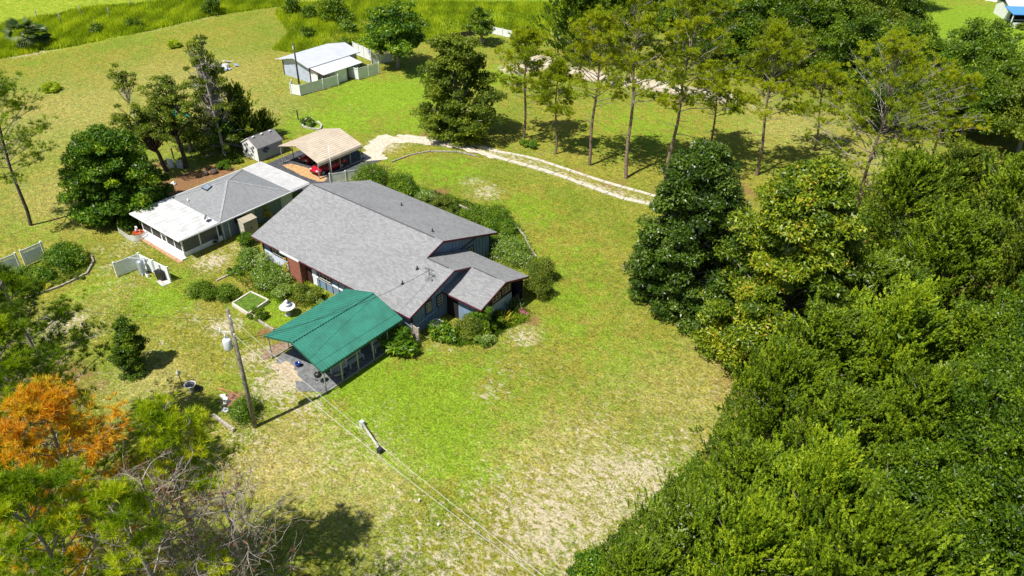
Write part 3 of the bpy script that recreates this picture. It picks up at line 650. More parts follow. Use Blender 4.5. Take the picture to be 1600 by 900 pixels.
mb = MB(); mb.tube([(-64.2, 34.4, ez), (-64.2, 34.4, ez + .45)], .03, 6); mb.tube([(-64.2, 34.4, ez + .3), (-63.8, 34.2, ez + .05)], .02, 6); G_(mb, 'dish_mount', DARKTRIM)
q = dd.build('dish', mat('dish_dark', (.14, .14, .14), .5), gh); q.location = (3.3, -3.7, ez + .5); q.rotation_euler = (R(60), 0, R(-30))

# ------------------------------------------------------------------ green carport
def frame_tubes(parent, off, segs, rad=.045, name='post', m=STEEL):
    for a, b in segs:
        mb = MB(); mb.bar(a, b, rad * 1.6, rad * 1.6); o = mb.build(name, m, parent); o.location = off
gc = empty('green_carport', (-41.4, 30.6, 0), label='steel carport with a ribbed green metal roof against the blue house', cat='carport')
goff = (41.4, -30.6, 0)
gx0, gx1, gr, ge, gz = -44.85, -37.95, -41.3, 2.35, 3.5
gy0, gy1 = 26.35, 34.85
for x0, x1, f, lab in ((gx0, gr - .01, lambda x, y: ge + (x - gx0) / (gr - gx0) * (gz - ge), 'far green roof slope'), (gr, gx1, lambda x, y: gz - (x - gr) / (gx1 - gr) * (gz - ge), 'near green roof slope')):
    o = ribbed('roof_sheet', x0, x1, gy0, gy1, f, 'x', .26, GREENROOF, gc, goff, rh=.075, rw=.05, t=.04); tag(o, lab)
mb = MB(); mb.bar((gr, gy0, gz + .035), (gr, gy1, gz + .035), .3, .03); mb.build('ridge_cap', GREENROOF, gc).location = goff
DKG = mat('dark_green_trim', (.012, .10, .06), .45)
mb = MB(); mb.bar((gx1 + .02, gy0, ge - .09), (gx1 + .02, gy1, ge - .09), .03, .2); mb.build('eave_trim', DKG, gc).location = goff
for y in (gy0 - .015, gy1 + .015): mb = MB(); mb.bar((gx0, y, ge - .03), (gr, y, gz - .03), .03, .12); mb.bar((gr, y, gz - .03), (gx1, y, ge - .03), .03, .12); mb.build('gable_trim', DKG, gc).location = goff
P = []
for y in (26.6, 28.25, 29.9, 31.55, 33.2, 34.6):
    for x in (-44.7, -38.12): P.append(((x, y, .02), (x, y, ge - .02)))
frame_tubes(gc, goff, P, .05)
frame_tubes(gc, goff, [((-44.7, 26.5, .07), (-44.7, 34.7, .07)), ((-38.12, 26.5, .07), (-38.12, 34.7, .07))], .05, 'base_rail')
frame_tubes(gc, goff, [((-38.12, 26.4, ge - .2), (-38.12, 34.8, ge - .2)), ((-44.7, 26.4, ge - .08), (-44.7, 34.8, ge - .08))], .04, 'top_rail')
for y in (26.6, 28.25, 29.9, 31.55, 33.2, 34.6):
    frame_tubes(gc, goff, [((-44.7, y, ge - .05), (gr, y, gz - .1)), ((gr, y, gz - .1), (-38.12, y, ge - .05))], .04, 'rafter')

# ------------------------------------------------------------------ tan carport with cars
tc = empty('tan_carport', (-70.2, 53.6, 0), label='steel carport with a tan metal roof sheltering two red cars', cat='carport')
toff = (70.2, -53.6, 0)
ty0, ty1 = 50.3, 57.1
prof = [(-73.95, 2.0), (-73.85, 2.25), (-70.45, 3.2), (-67.05, 2.22), (-66.85, 2.12), (-66.72, 1.75)]
mb = MB()
for i in range(len(prof) - 1):
    (xa, za), (xb, zb) = prof[i], prof[i + 1]
    mb.add([(xa, ty0, za), (xb, ty0, zb), (xb, ty1, zb), (xa, ty1, za)], [(0, 1, 2, 3)], 0)
    mb.add([(xa, ty0, za - .04), (xb, ty0, zb - .04), (xb, ty1, zb - .04), (xa, ty1, za - .04)], [(3, 2, 1, 0)], 0)
    mb.add([(xa, ty0, za), (xa, ty0, za - .04), (xb, ty0, zb - .04), (xb, ty0, zb)], [(0, 1, 2, 3)], 0)
    mb.add([(xa, ty1, za), (xa, ty1, za - .04), (xb, ty1, zb - .04), (xb, ty1, zb)], [(3, 2, 1, 0)], 0)
    l = math.hypot(xb - xa, zb - za); n = int(l / .3)
    for j in range(n):
        t = (j + .5) / n; x = xa + (xb - xa) * t; z = za + (zb - za) * t
        mb.bar((x, ty0 + .01, z + .012), (x, ty1 - .01, z + .012), .06, .03)
mb.build('roof_sheet', TANROOF, tc).location = toff
P = []
for y in (50.45, 52.05, 53.65, 55.25, 56.9):
    for x in (-73.6, -66.95): P.append(((x, y, .03), (x, y, 2.12)))
frame_tubes(tc, toff, P, .05)
frame_tubes(tc, toff, [((-73.6, 50.4, .1), (-73.6, 57, .1)), ((-66.95, 50.4, .1), (-66.95, 57, .1))], .05, 'base_rail')
for y in (50.45, 53.65, 56.9): frame_tubes(tc, toff, [((-73.6, y, 2.14), (-70.45, y, 3.1)), ((-70.45, y, 3.1), (-66.95, y, 2.12))], .04, 'rafter')

def wheel(parent, x, y, r=.33):
    e = empty('wheel', (x, y, r)); e.parent = parent; sgn = 1 if y > 0 else -1
    mb = MB(); mb.tube([(0, -.11, 0), (0, .11, 0)], r, 18); mb.build('tyre', RUBBER, e)
    mb = MB(); mb.tube([(0, sgn * .10, 0), (0, sgn * .125, 0)], r * .62, 14)
    for k in range(5):
        a = k * 2 * PI / 5; mb.bar((0, sgn * .13, 0), (math.cos(a) * r * .58, sgn * .13, math.sin(a) * r * .58), .05, .02)
    mb.build('rim', CHROME, e)
def make_car(name, label, loc, rz, paint, Lh=2.15):
    c = empty(name, loc, rz, label, 'car', 'red cars under the tan carport')
    st = [(-2.15, .70, .35, .62), (-2.08, .80, .24, .80), (-1.6, .86, .2, .90), (-.9, .88, .18, .93), (0, .89, .18, .92), (.75, .88, .18, .92), (1.2, .87, .2, .86), (1.75, .83, .22, .76), (2.05, .74, .26, .64), (2.18, .58, .36, .52)]
    vs = []; fs = []; K_ = 9
    for x, hw, zb, zt in st:
        pts = [(-hw * .9, zb), (-hw, zb + .16), (-hw, zt - .2), (-hw * .9, zt - .02), (0, zt + .05), (hw * .9, zt - .02), (hw, zt - .2), (hw, zb + .16), (hw * .9, zb)]
        vs += [(x, y, z) for y, z in pts]
    for i in range(len(st) - 1):
        for k in range(K_): k2 = (k + 1) % K_; fs.append((i * K_ + k, i * K_ + k2, (i + 1) * K_ + k2, (i + 1) * K_ + k))
    fs.append(tuple(range(K_))); fs.append(tuple((len(st) - 1) * K_ + k for k in reversed(range(K_))))
    mb = MB(); mb.add(vs, fs, 0, True); b = mb.build('body', paint, c)
    bm = bmesh.new(); bm.from_mesh(b.data); bmesh.ops.recalc_face_normals(bm, faces=bm.faces); bm.to_mesh(b.data); bm.free()
    # cabin
    cs = [(-1.95, .62, .90, .92), (-1.45, .66, .92, 1.36), (-.4, .68, .92, 1.45), (.35, .67, .92, 1.40), (1.15, .70, .86, .90)]
    vs = []; fs = []
    for x, hw, zb, zt in cs:
        f = (zt - .9) / .5
        vs += [(x, -.80, zb), (x, -.80 + (.8 - hw * .9) * f, zt - .03), (x, 0, zt + .03 * f), (x, .80 - (.8 - hw * .9) * f, zt - .03), (x, .80, zb)]
    for i in range(len(cs) - 1):
        for k in range(4): fs.append((i * 5 + k, i * 5 + k + 1, (i + 1) * 5 + k + 1, (i + 1) * 5 + k))
    mb = MB(); mb.add(vs, fs, 0, False); g = mb.build('windows', mat('car_glass', (.012, .014, .018), .06, .1, spec=.8), c)
    rf = MB(); rf.add([(-1.4, -.58, 1.352), (-.4, -.6, 1.435), (.3, -.59, 1.395), (.3, 0, 1.45), (-.4, 0, 1.505), (-1.4, 0, 1.425), (-1.4, .58, 1.352), (-.4, .6, 1.435), (.3, .59, 1.395)], [(0, 1, 4, 5), (1, 2, 3, 4), (5, 4, 7, 6), (4, 3, 8, 7)], 0, True)
    for sg in (-1, 1):
        for xx in (-.45, ): rf.bar((xx, sg * .80, .92), (xx, sg * .61, 1.43), .06, .03)
        rf.bar((.35, sg * .6, 1.41), (1.1, sg * .77, .93), .06, .04); rf.bar((-1.42, sg * .6, 1.37), (-1.85, sg * .76, .93), .1, .04)
    rf.build('roof_panel', paint, c)
    for x in (-1.35, 1.35):
        for y in (-.80, .80):
            wheel(c, x, y)
            mb = MB(); mb.tube([(x, y * .98, .34), (x, y * 1.125, .34)], .40, 16); a = mb.build('wheel_arch', RUBBER, c)
    for y in (-.58, .58):
        mb = MB(); mb.obox((2.02, y, .62), .22, .28, .12, rz=-.35 if y > 0 else .35); mb.build('headlight', mat('headlamp', (.6, .6, .6), .1, .05, spec=.8), c)
        mb = MB(); mb.obox((-2.1, y * 1.1, .72), .12, .22, .16); mb.build('tail_light', mat('tail_lamp', (.3, .01, .01), .2), c)
        mb = MB(); mb.obox((.62, y * 1.65, .98), .12, .14, .12); mb.build('mirror', paint, c)
    mb = MB(); mb.obox((2.12, 0, .45), .14, .9, .14); mb.build('grille', BLACKP, c)
    return c
make_car('parked_car', 'bright red hatchback parked nose out at the near side of the tan carport', (-68.15, 52.75, .04), R(-92), REDCAR)
make_car('parked_car', 'darker red car parked deeper in the shade of the tan carport', (-71.6, 53.9, .04), R(-90), REDCAR2)

# ------------------------------------------------------------------ storage shed beside the carport
sh = empty('storage_shed', (-77.4, 50.8, 0), label='grey garden shed with dark scroll ornaments and a dark shingle roof', cat='shed')
so = (77.4, -50.8, 0)
def S_(mb, n, m): o = mb.build(n, m, sh); o.location = so; return o
sx0, sx1, sy0, sy1, se, sr = -79.1, -76.1, 48.9, 52.5, 1.85, 2.75
mb = MB(); pr = [(sx0, .06), (sx1, .06), (sx1, se - .05), ((sx0 + sx1) / 2, sr - .08), (sx0, se - .05)]
vs = [(x, sy0, z) for x, z in pr] + [(x, sy1, z) for x, z in pr]
mb.add(vs, [(0, 1, 2, 3, 4), (9, 8, 7, 6, 5)] + [(i + 5, (i + 1) % 5 + 5, (i + 1) % 5, i)[::-1] for i in range(5)], 0)
S_(mb, 'wall', SHEDW)
mb = MB(); mb.add([(sx0, sy0 - .02, .06), (sx1, sy0 - .02, .06), (sx1, sy0 - .02, se - .05), ((sx0 + sx1) / 2, sy0 - .02, sr - .08), (sx0, sy0 - .02, se - .05)], [(0, 1, 2, 3, 4)]); S_(mb, 'front_wall', WHITE)
xm = (sx0 + sx1) / 2
mb = MB(); mb.prism([(sx1 + .12, sy0 - .12, se - .08), (sx1 + .12, sy1 + .12, se - .08), (xm, sy1 + .12, sr), (xm, sy0 - .12, sr)], .08, 0, 1)
S_(mb, 'roof_slope', [SHED_ROOF, WHITE])
mb = MB(); mb.prism([(sx0 - .12, sy0 - .12, se - .08), (xm - .004, sy0 - .12, sr), (xm - .004, sy1 + .12, sr), (sx0 - .12, sy1 + .12, se - .08)], .08, 0, 1); S_(mb, 'roof_slope', [SHED_ROOF, WHITE])
for y in (49.5, 50.7, 51.9): mb = MB(); mb.obox((xm + .22, y, sr - .03), .2, .24, .12); S_(mb, 'roof_vent', WHITE)
def spiral(mb, c, u, v, r, turns, sgn=1, rad=.03):
    pts = []
    for i in range(int(turns * 12) + 1):
        a = i / 12 * 2 * PI * sgn; rr_ = r * (1 - .75 * i / (turns * 12)); pts.append(c + u * math.cos(a) * rr_ + v * math.sin(a) * rr_)
    mb.tube(pts, rad, 5)
mb = MB(); uy, uz = Vector((0, 1, 0)), Vector((0, 0, 1)); fx = Vector((1, 0, 0))
for cy, cz, s_ in ((49.75, 1.25, 1), (50.1, 1.5, -1), (50.35, 1.2, 1), (50.0, 1.05, -1)): spiral(mb, Vector((sx1 + .04, cy, cz)), uy, uz, .2, 1.3, s_)
S_(mb, 'scroll_ornament', DARKTRIM)
mb = MB()
for cx, cz, s_ in ((-78.5, 1.6, 1), (-78.2, 1.2, -1), (-78.4, .8, 1), (-78.0, 1.9, -1), (-77.2, 1.5, -1), (-77.0, 1.1, 1), (-77.3, .7, -1), (-76.8, 1.7, 1)): spiral(mb, Vector((cx, sy0 - .06, cz)), fx, uz, .2, 1.3, s_)
S_(mb, 'scroll_ornament', DARKTRIM)
mb = MB(); mb.box(-78.3, -78.25, sy0 - .05, sy0 - .02, .1, 1.7); mb.box(-76.95, -76.9, sy0 - .05, sy0 - .02, .1, 1.7); mb.box(-77.62, -77.58, sy0 - .05, sy0 - .02, .1, 1.7); S_(mb, 'door_trim', VINYL_OLD)

# ------------------------------------------------------------------ barn
barn = empty('barn', (-95.5, 75.6, 0), label='white roofed outbuilding with pale blue siding and a lean-to', cat='barn')
bo = (95.5, -75.6, 0)
def B_(mb, n, m): o = mb.build(n, m, barn); o.location = bo; return o
mb = MB(); pr = [(-99.2, 0), (-93.0, 0), (-93.0, 2.45), (-95.9, 3.15), (-99.2, 2.3)]
vs = [(x, 70.95, z) for x, z in pr] + [(x, 80.3, z) for x, z in pr]
mb.add(vs, [(0, 1, 2, 3, 4), (9, 8, 7, 6, 5)] + [(i + 5, (i + 1) % 5 + 5, (i + 1) % 5, i)[::-1] for i in range(5)], 0); B_(mb, 'wall', BARN_S)
mb = MB(); mb.prism([(-95.9, 70.4, 3.36), (-95.9, 80.7, 3.36), (-100.3, 80.7, 2.3), (-100.3, 70.4, 2.3)], .1, 0, 1); B_(mb, 'roof_slope', [BARNROOF, VINYL_OLD])
mb = MB(); mb.prism([(-92.5, 70.4, 2.55), (-92.5, 80.7, 2.55), (-95.89, 80.7, 3.36), (-95.89, 70.4, 3.36)], .1, 0, 1); B_(mb, 'roof_slope', [BARNROOF, VINYL_OLD])
mb = MB(); mb.prism([(-89.6, 70.7, 2.05), (-89.6, 78.4, 2.05), (-92.55, 78.4, 2.42), (-92.55, 70.7, 2.42)], .08, 0, 1); B_(mb, 'lean_to_roof', [mat('lean_to_metal', (.58, .60, .61), .5, .06, 1), VINYL_OLD])
mb = MB(); mb.box(-92.95, -89.9, 73.2, 75.4, 0, 2.0); B_(mb, 'lean_to_wall', WHITE)
mb = MB(); mb.box(-92.95, -91.4, 71.0, 71.1, 0, 2.2); mb.box(-92.98, -92.9, 71.1, 78, 0, 2.3); B_(mb, 'lean_to_side', WHITE)
mb = MB(); mb.bar((-92.5, 70.66, 2.34), (-89.6, 70.66, 1.97), .04, .12); B_(mb, 'bargeboard', MAROON)
for y in (75.5, 76.9, 78.2): mb = MB(); mb.box(-89.86, -89.72, y - .07, y + .07, 0, 2.0); B_(mb, 'lean_to_post', DARKTRIM)
mb = MB(); mb.box(-92.88, -92.8, 75.6, 78, 0, 2.2); B_(mb, 'dark_opening', DARK)
mb = MB(); mb.box(-93.08, -92.92, 70.88, 71.02, 0, 2.4); mb.box(-99.28, -99.12, 70.88, 71.02, 0, 2.25); B_(mb, 'corner_board', mat('reddish_trim', (.12, .05, .04), .7))
sd = MB()
for i in range(22):
    x = -99.0 + i * .28; sd.box(x - .012, x + .012, 70.925, 70.955, 0, 2.3)
tag(B_(sd, 'siding_grooves', mat('groove_grey', (.34, .38, .46), .8)), kind='stuff')

# ------------------------------------------------------------------ fences
def panel_fence(name, label, pts, h, m=VINYL, group=None, posts=True, boards=True, topgap=False, gap=0.12, cat='fence', z0=.06):
    f = empty(name, (pts[0].x, pts[0].y, 0), label=label, cat=cat, group=group); o0 = Vector((pts[0].x, pts[0].y, 0))
    for i, (a, b) in enumerate(zip(pts[:-1], pts[1:])):
        a = Vector((a.x, a.y, 0)) - o0; b = Vector((b.x, b.y, 0)) - o0; d = (b - a); l = d.length; n = max(1, round(l / 1.9)); d.normalize()
        for k in range(n):
            p = a + d * (l * k / n + gap / 2 + .05); q_ = a + d * (l * (k + 1) / n - gap / 2 - .05); mb = MB()
            U = Vector((0, 0, 1))
            mb.bar(p + U * (h - .06), q_ + U * (h - .06), .05, .12); mb.bar(p + U * (z0 + .07), q_ + U * (z0 + .07), .05, .12)
            ht = h - .12 if not topgap else h - .38
            if topgap: mb.bar(p + U * (h - .42), q_ + U * (h - .42), .05, .1)
            m_ = max(3, int((q_ - p).length / .2)); dd_ = (q_ - p) / m_
            for j in range(m_):
                c = p + dd_ * (j + .5) + U * ((ht + z0 + .12) / 2); mb.obox(c, dd_.length - .012, .025, ht - z0 - .13, math.atan2(d.y, d.x))
            if topgap:
                for j in range(m_ * 2):
                    c = p + dd_ * (j + .5) * .5 + U * (h - .24); mb.obox(c, dd_.length * .3, .02, .26, math.atan2(d.y, d.x))
            mb.build('panel', m, f)
        if posts:
            for k in range(n + 1):
                if k == 0 and i > 0: continue
                c = a + d * (l * k / n); mb = MB(); mb.box(c.x - .065, c.x + .065, c.y - .065, c.y + .065, 0, h + .06); mb.box(c.x - .08, c.x + .08, c.y - .08, c.y + .08, h + .06, h + .1)
                mb.build('post', m, f)
    return f
V3 = Vector
panel_fence('vinyl_fence', 'white solid fence wrapping the near corner of the barn', [V3((-92.6, 67.2, 0)), V3((-91.6, 66.1, 0)), V3((-90.0, 66.5, 0)), V3((-89.55, 70.4, 0)), V3((-89.3, 73.1, 0))], 1.55)
panel_fence('vinyl_fence', 'white fence pen with open slatted top right of the barn door', [V3((-91.3, 76.2, 0)), V3((-88.75, 76.6, 0)), V3((-88.35, 80.5, 0))], 1.75, topgap=True)
panel_fence('vinyl_fence', 'plain white fence run behind the barn towards the oak', [L(553, 84), L(569, 91), L(581, 96)], 1.9)
panel_fence('gate', 'grey latticed gate under the bright oak behind the barn', [L(581, 100), L(612, 97)], 1.8, m=VINYL_OLD, topgap=True, cat='gate')
panel_fence('vinyl_fence', 'short white fence by the small dark tree at the meadow edge', [L(757, 55), L(770, 53), L(800, 60)], 1.3)
panel_fence('rail_fence', 'low dark board fence running to the small meadow tree', [L(690, 64), L(716, 60), L(742, 56)], 1.0, m=BARKD)
panel_fence('vinyl_fence', 'pair of white fence panels at the left edge above the garden bed', [L(-32, 446), L(8, 430), L(33, 420)], 1.7, m=VINYL, topgap=True)
panel_fence('vinyl_fence', 'single white fence panel left of the round bush', [L(41, 416), L(72, 402)], 1.7, m=VINYL, topgap=True)
# well enclosure: two fences meeting at a corner
wl_l, wl_c, wl_r = L(184, 433), L(222, 418), L(267, 440)
f1 = panel_fence('pump_screen_fence', 'L shaped white fence screening the well tank', [wl_l, wl_c, wl_r], 1.55, m=VINYL)
mb = MB()
for t in (.25, .5, .75):
    p = wl_c.lerp(wl_r, t) - wl_l; n_ = V3((-.05, -.08, 0)); mb.bar(p + n_, p + n_ + V3((0, 0, 1.5)), .07, .07); mb.build('brace', VINYL_OLD, f1); mb = MB()
mb.bar(wl_l.lerp(wl_c, .6) - wl_l + V3((0, 0, 1.5)), wl_c.lerp(wl_r, .35) - wl_l + V3((0, 0, 1.5)), .06, .06)
mb.build('brace', VINYL_OLD, f1)
tk = L(224, 428)
wt = empty('water_tank', tuple(tk), label='tall grey steel well tank inside the white screen', cat='tank')
mb = MB(); mb.lathe([(.1, 0), (.30, .03), (.31, .12), (.31, 1.3), (.28, 1.42), (.15, 1.5), (.02, 1.52)], (0, 0, 0), 20); mb.build('shell', TANKM, wt)
mb = MB(); mb.tube([(.2, -.2, .2), (.5, -.35, .2), (.5, -.35, 0)], .03, 6); mb.build('pipe', VINYL, wt)
pp = L(231, 432)
pu = empty('water_pump', tuple(pp), label='small white pump at the foot of the well tank', cat='pump')
mb = MB(); mb.tube([(-.18, 0, .22), (.22, 0, .22)], .12, 12); mb.box(-.2, .2, -.1, .1, 0, .1); mb.build('motor', WHITE, pu)
mb = MB(); mb.lathe([(.09, .3), (.11, .33), (.11, .42), (.03, .45)], (.05, 0, 0), 10); mb.build('pressure_switch', DARKTRIM, pu)
bp_ = L(254, 436)
bb = empty('storage_bin', tuple(bp_), rz=R(8), label='black plastic bin beside the white pump screen', cat='bin')
mb = MB(); mb.add([(-.36, -.3, 0), (.36, -.3, 0), (.36, .3, 0), (-.36, .3, 0), (-.42, -.36, .85), (.42, -.36, .85), (.42, .36, .85), (-.42, .36, .85)], [(3, 2, 1, 0), (4, 5, 6, 7), (0, 1, 5, 4), (1, 2, 6, 5), (2, 3, 7, 6), (3, 0, 4, 7)]); mb.build('body', BLACKP, bb)
mb = MB(); mb.box(-.46, .46, -.4, .4, .86, .93); mb.box(-.3, .3, -.25, .25, .93, .97); mb.build('lid', BLACKP, bb)
sheet('pad', [L(243, 440), L(255, 448), L(268, 442), L(258, 434)], CONC, .05, label='small concrete pad under the bin', jag=.05)

# picket fence with planter by the porch
pk = empty('picket_fence', tuple(L(190, 372)), label='low curved white picket fence at the porch corner', cat='fence'); po = L(190, 372)
path = smooth_path([L(*p) - po for p in ((187, 364), (196, 371), (204, 376), (213, 377), (222, 375), (231, 370), (236, 365))], 6)
mb = MB(); rails = MB()
ln = 0; last = path[0]
for a, b in zip(path[:-1], path[1:]):
    for z in (.2, .5): rails.bar(a + V3((0, 0, z)), b + V3((0, 0, z)), .03, .06)
rails.build('rail', WHITE, pk)
s = 0
for a, b in zip(path[:-1], path[1:]):
    k = max(1, int((b - a).length / .16))
    for j in range(k):
        p = a.lerp(b, j / k); m_ = MB(); m_.obox((p.x, p.y - .03, .34), .07, .02, .64, math.atan2((b - a).y, (b - a).x)); m_.build('picket', WHITE, pk)
pl = L(217, 369)
e = empty('planter', tuple(pl), label='terracotta red planter with a white swan ornament by the porch', cat='planter')
mb = MB(); mb.lathe([(.3, 0), (.42, .15), (.5, .45), (.52, .5), (.44, .5), (.4, .4)], (0, 0, 0), 16); mb.build('bowl', CERAM, e)
mb = MB(); mb.tube([(-.2, 0, .5), (-.28, 0, .75), (-.2, 0, 1.0), (-.02, 0, 1.08), (.1, 0, 1.0), (.16, 0, .88)], [.14, .1, .08, .09, .07, .02], 8); mb.build('swan_neck', WHITE, e)
# tan resin cabinet
e = empty('storage_cabinet', (-62.55, 37.6, 0), label='beige resin storage cabinet between the two houses', cat='cabinet')
mb = MB(); mb.add([(-.45, -.8, 0), (.45, -.8, 0), (.45, .8, 0), (-.45, .8, 0), (-.45, -.8, 1.95), (.45, -.8, 1.8), (.45, .8, 1.8), (-.45, .8, 1.95)], [(3, 2, 1, 0), (4, 5, 6, 7), (0, 1, 5, 4), (1, 2, 6, 5), (2, 3, 7, 6), (3, 0, 4, 7)]); mb.build('body', mat('resin_side', (.55, .51, .42), .6), e)
for y0_, y1_ in ((-.76, -.02), (.02, .76)): mb = MB(); mb.box(.45, .48, y0_, y1_, .08, 1.74); mb.build('door', BEIGE, e)
mb = MB(); mb.obox((0, 0, 1.90), 1.0, 1.7, .06, M=Matrix.Rotation(R(9), 4, 'Y')); mb.build('lid', BEIGE, e)
mb = MB(); mb.box(.48, .51, -.1, .1, .95, 1.05); mb.build('handle', DARKTRIM, e)
# chair by guest house
e = empty('patio_chair', tuple(L(338, 383)), rz=R(30), label='white metal patio chair against the guest house wall', cat='chair')
for sx in (-.25, .25):
    mb = MB(); mb.tube([(sx, -.25, 0), (sx, -.25, .42), (sx, .2, .42), (sx, .3, .85)], .022, 6); mb.build('frame', STEEL, e)
    mb = MB(); mb.tube([(sx, .25, 0), (sx, .18, .42)], .022, 6); mb.build('leg', STEEL, e)
mb = MB(); mb.box(-.24, .24, -.25, .2, .40, .43); mb.build('seat', SCREEN, e)
mb = MB(); mb.obox((0, .26, .66), .48, .03, .36, M=Matrix.Rotation(R(-14), 4, 'X')); mb.build('backrest', SCREEN, e)

# ------------------------------------------------------------------ power pole and wires
pb = L(399, 667)
up = empty('utility_pole', tuple(pb), label='tall grey wooden power pole with a transformer', cat='pole')
mb = MB(); mb.tube([(0, 0, -.3), (0, 0, 4), (0, 0, 10.5)], [.18, .155, .115], 14); mb.build('pole', POLEW, up)
camright = V3((math.cos(R(YAW)), math.sin(R(YAW)), 0)); tdir = -camright * .42 + V3((0, -.12, 0))
tb = V3((0, 0, 7.25)) + tdir
mb = MB(); mb.lathe([(.1, 0), (.27, .02), (.29, .1), (.29, .78), (.24, .86), (.08, .9)], tuple(tb), 18); tr = mb.build('transformer', mat('transformer_grey', (.62, .66, .70), .4, .05), up)
mb = MB(); mb.lathe([(.05, 0), (.08, .05), (.05, .1), (.09, .15), (.05, .2), (.08, .25), (.03, .38)], tuple(tb + V3((-.08, 0, .88))), 10); mb.build('bushing', WHITE, tr)
mb = MB(); mb.bar((0, 0, 7.5), tb + V3((0, 0, .25)), .06, .08); mb.bar((0, 0, 7.95), tb + V3((0, 0, .7)), .06, .08); mb.build('bracket', STEEL, up)
mb = MB(); mb.bar((0, 0, 8.6), tdir * 1.5 + V3((0, 0, 8.8)), .06, .06); mb.tube([tdir * 1.5 + V3((0, 0, 8.5)), tdir * 1.5 + V3((0, 0, 9.1))], .05, 8); mb.build('fuse_cutout', WHITE, up)
for z in (8.4, 9.9): mb = MB(); mb.lathe([(.03, 0), (.07, .04), (.04, .1), (.07, .15), (.02, .2)], (.14, 0, z), 10); mb.build('insulator', WHITE, up)
mb = MB(); mb.tube([(.13, .05, .0), (.125, .05, 7)], .018, 5); mb.build('ground_cable', WIRED, up)
def cable(name, a, b, sag, rad, m, label):
    pts = [V3(a).lerp(V3(b), t) - V3((0, 0, sag * 4 * t * (1 - t))) for t in [i / 24 for i in range(25)]]
    mb = MB(); mb.tube(pts, rad, 5); return tag(mb.build(name, m), label, 'cable')
cable('power_line', pb + V3((.12, 0, 8.45)), L(905, 950, 6.5), 0.6, .013, WIRE, 'lower pale power line sagging from the pole over the lawn')
cable('power_line', pb + V3((.12, 0, 9.95)), L(960, 985, 9.0), 0.5, .011, WIRE, 'upper pale power line sagging from the pole over the lawn')
cable('service_cable', pb + V3((0, 0, 7.9)), (-38.75, 39.0, 4.7), .8, .016, WIRED, 'black service cable from the pole to the roof mast')
cable('service_cable', pb + V3((0, 0, 7.6)), (-41.0, 34.9, 3.75), .5, .012, WIRED, 'thin black cable from the pole to the green carport')
cable('power_line', pb + V3((-.1, 0, 9.6)), L(-260, 420, 9.0), 1.0, .012, WIRED, 'thin dark line running from the pole over the garden bed')

bpz = L(470, 149)
e = empty('utility_pole', tuple(bpz), label='thin dark power pole at the barn corner', cat='pole')
mb = MB(); mb.tube([(0, 0, -.2), (0, 0, 7.5)], [.15, .10], 10); mb.build('pole', BARKD, e)
mb = MB(); mb.box(-.2, .0, -.08, .08, 6.6, 7.1); mb.build('fuse_cutout', WHITE, e)
e = empty('utility_pole', tuple(L(384, 216)), label='short white metal mast beside the storage shed', cat='pole')
mb = MB(); mb.tube([(0, 0, -.2), (0, 0, 3.2)], .06, 8); mb.build('pole', STEEL, e)
mb = MB(); mb.tube([(-.6, 0, 3.0), (.5, 0, 3.15)], .05, 6); mb.build('crossbar', STEEL, e)
e = empty('flag_pole', (-65.6, 51.2, 0), label='thin white pole standing beside the tan carport', cat='pole')
mb = MB(); mb.tube([(0, 0, 0), (0, 0, 4.3)], .045, 8); mb.build('pole', VINYL, e)
panel_fence('vinyl_fence', 'short grey white fence between tan carport and shrubs', [V3((-65.0, 50.4, 0)), V3((-63.3, 53.6, 0))], 1.3, m=VINYL_OLD)

# ------------------------------------------------------------------ small yard things
def timber_edge(name, label, pts, h=.16, w=.14, m=TIMBER, seg=2.4, seed=1):
    o0 = V3((pts[0].x, pts[0].y, 0)); e = empty(name, tuple(o0), label=label, cat='garden edging'); rng = random.Random(seed)
    for a, b in zip(pts[:-1], pts[1:]):
        a = V3((a.x, a.y, 0)) - o0; b = V3((b.x, b.y, 0)) - o0; l = (b - a).length; n = max(1, round(l / seg))
        for k in range(n):
            p = a.lerp(b, k / n); q_ = a.lerp(b, (k + 1) / n); c = (p + q_) / 2
            mb = MB(); mb.obox((c.x, c.y, h / 2 + .02), (q_ - p).length - .03, w, h, math.atan2((q_ - p).y, (q_ - p).x) + rng.uniform(-.02, .02)); mb.build('timber', m, e)
    return e
timber_edge('timber_edging', 'curved dark timber edging of the bed at the left fences', [L(*p) for p in ((143, 401), (147, 410), (136, 429), (112, 441), (95, 449), (62, 461), (35, 471))], .2)
timber_edge('concrete_edging', 'curved pale edging across the lawn beside the sandy track', [L(*p) for p in ((612, 254), (640, 243), (672, 237), (716, 238), (745, 245))], .14, .14, TIMBER)
timber_edge('timber_edging', 'timber edging at the lawn side of the flower bed', [L(*p) for p in ((801, 349), (811, 360), (820, 372), (827, 388), (838, 403))], .18, .16)
timber_edge('timber_edging', 'short timber edging behind the small conical shrub', [L(*p) for p in ((718, 322), (735, 330), (750, 333))], .16)
timber_edge('timber_edging', 'timber beam leading from the raised bed to the carport', [L(*p) for p in ((389, 491), (408, 505), (428, 518))], .24)
timber_edge('timber_edging', 'short timber by the long shrub row', [L(*p) for p in ((338, 440), (358, 430), (381, 419))], .12)
timber_edge('timber_edging', 'weathered timber border under the pine branches', [L(*p) for p in ((333, 650), (350, 662), (366, 674))], .2, .2)
timber_edge('timber_edging', 'thin orange timber edge of the brown paver patch', [L(*p) for p in ((341, 608), (362, 613), (382, 626))], .1, .08, mat('orange_wood', (.45, .22, .09), .8, .2))
sheet('paver_patch', [L(*p) for p in ((357, 614), (364, 614), (381, 627), (362, 640), (355, 632))], mat('brown_paver', (.26, .13, .08), .9, .2, 5, bump=.5), .06, label='brown paver patch by the white stones')
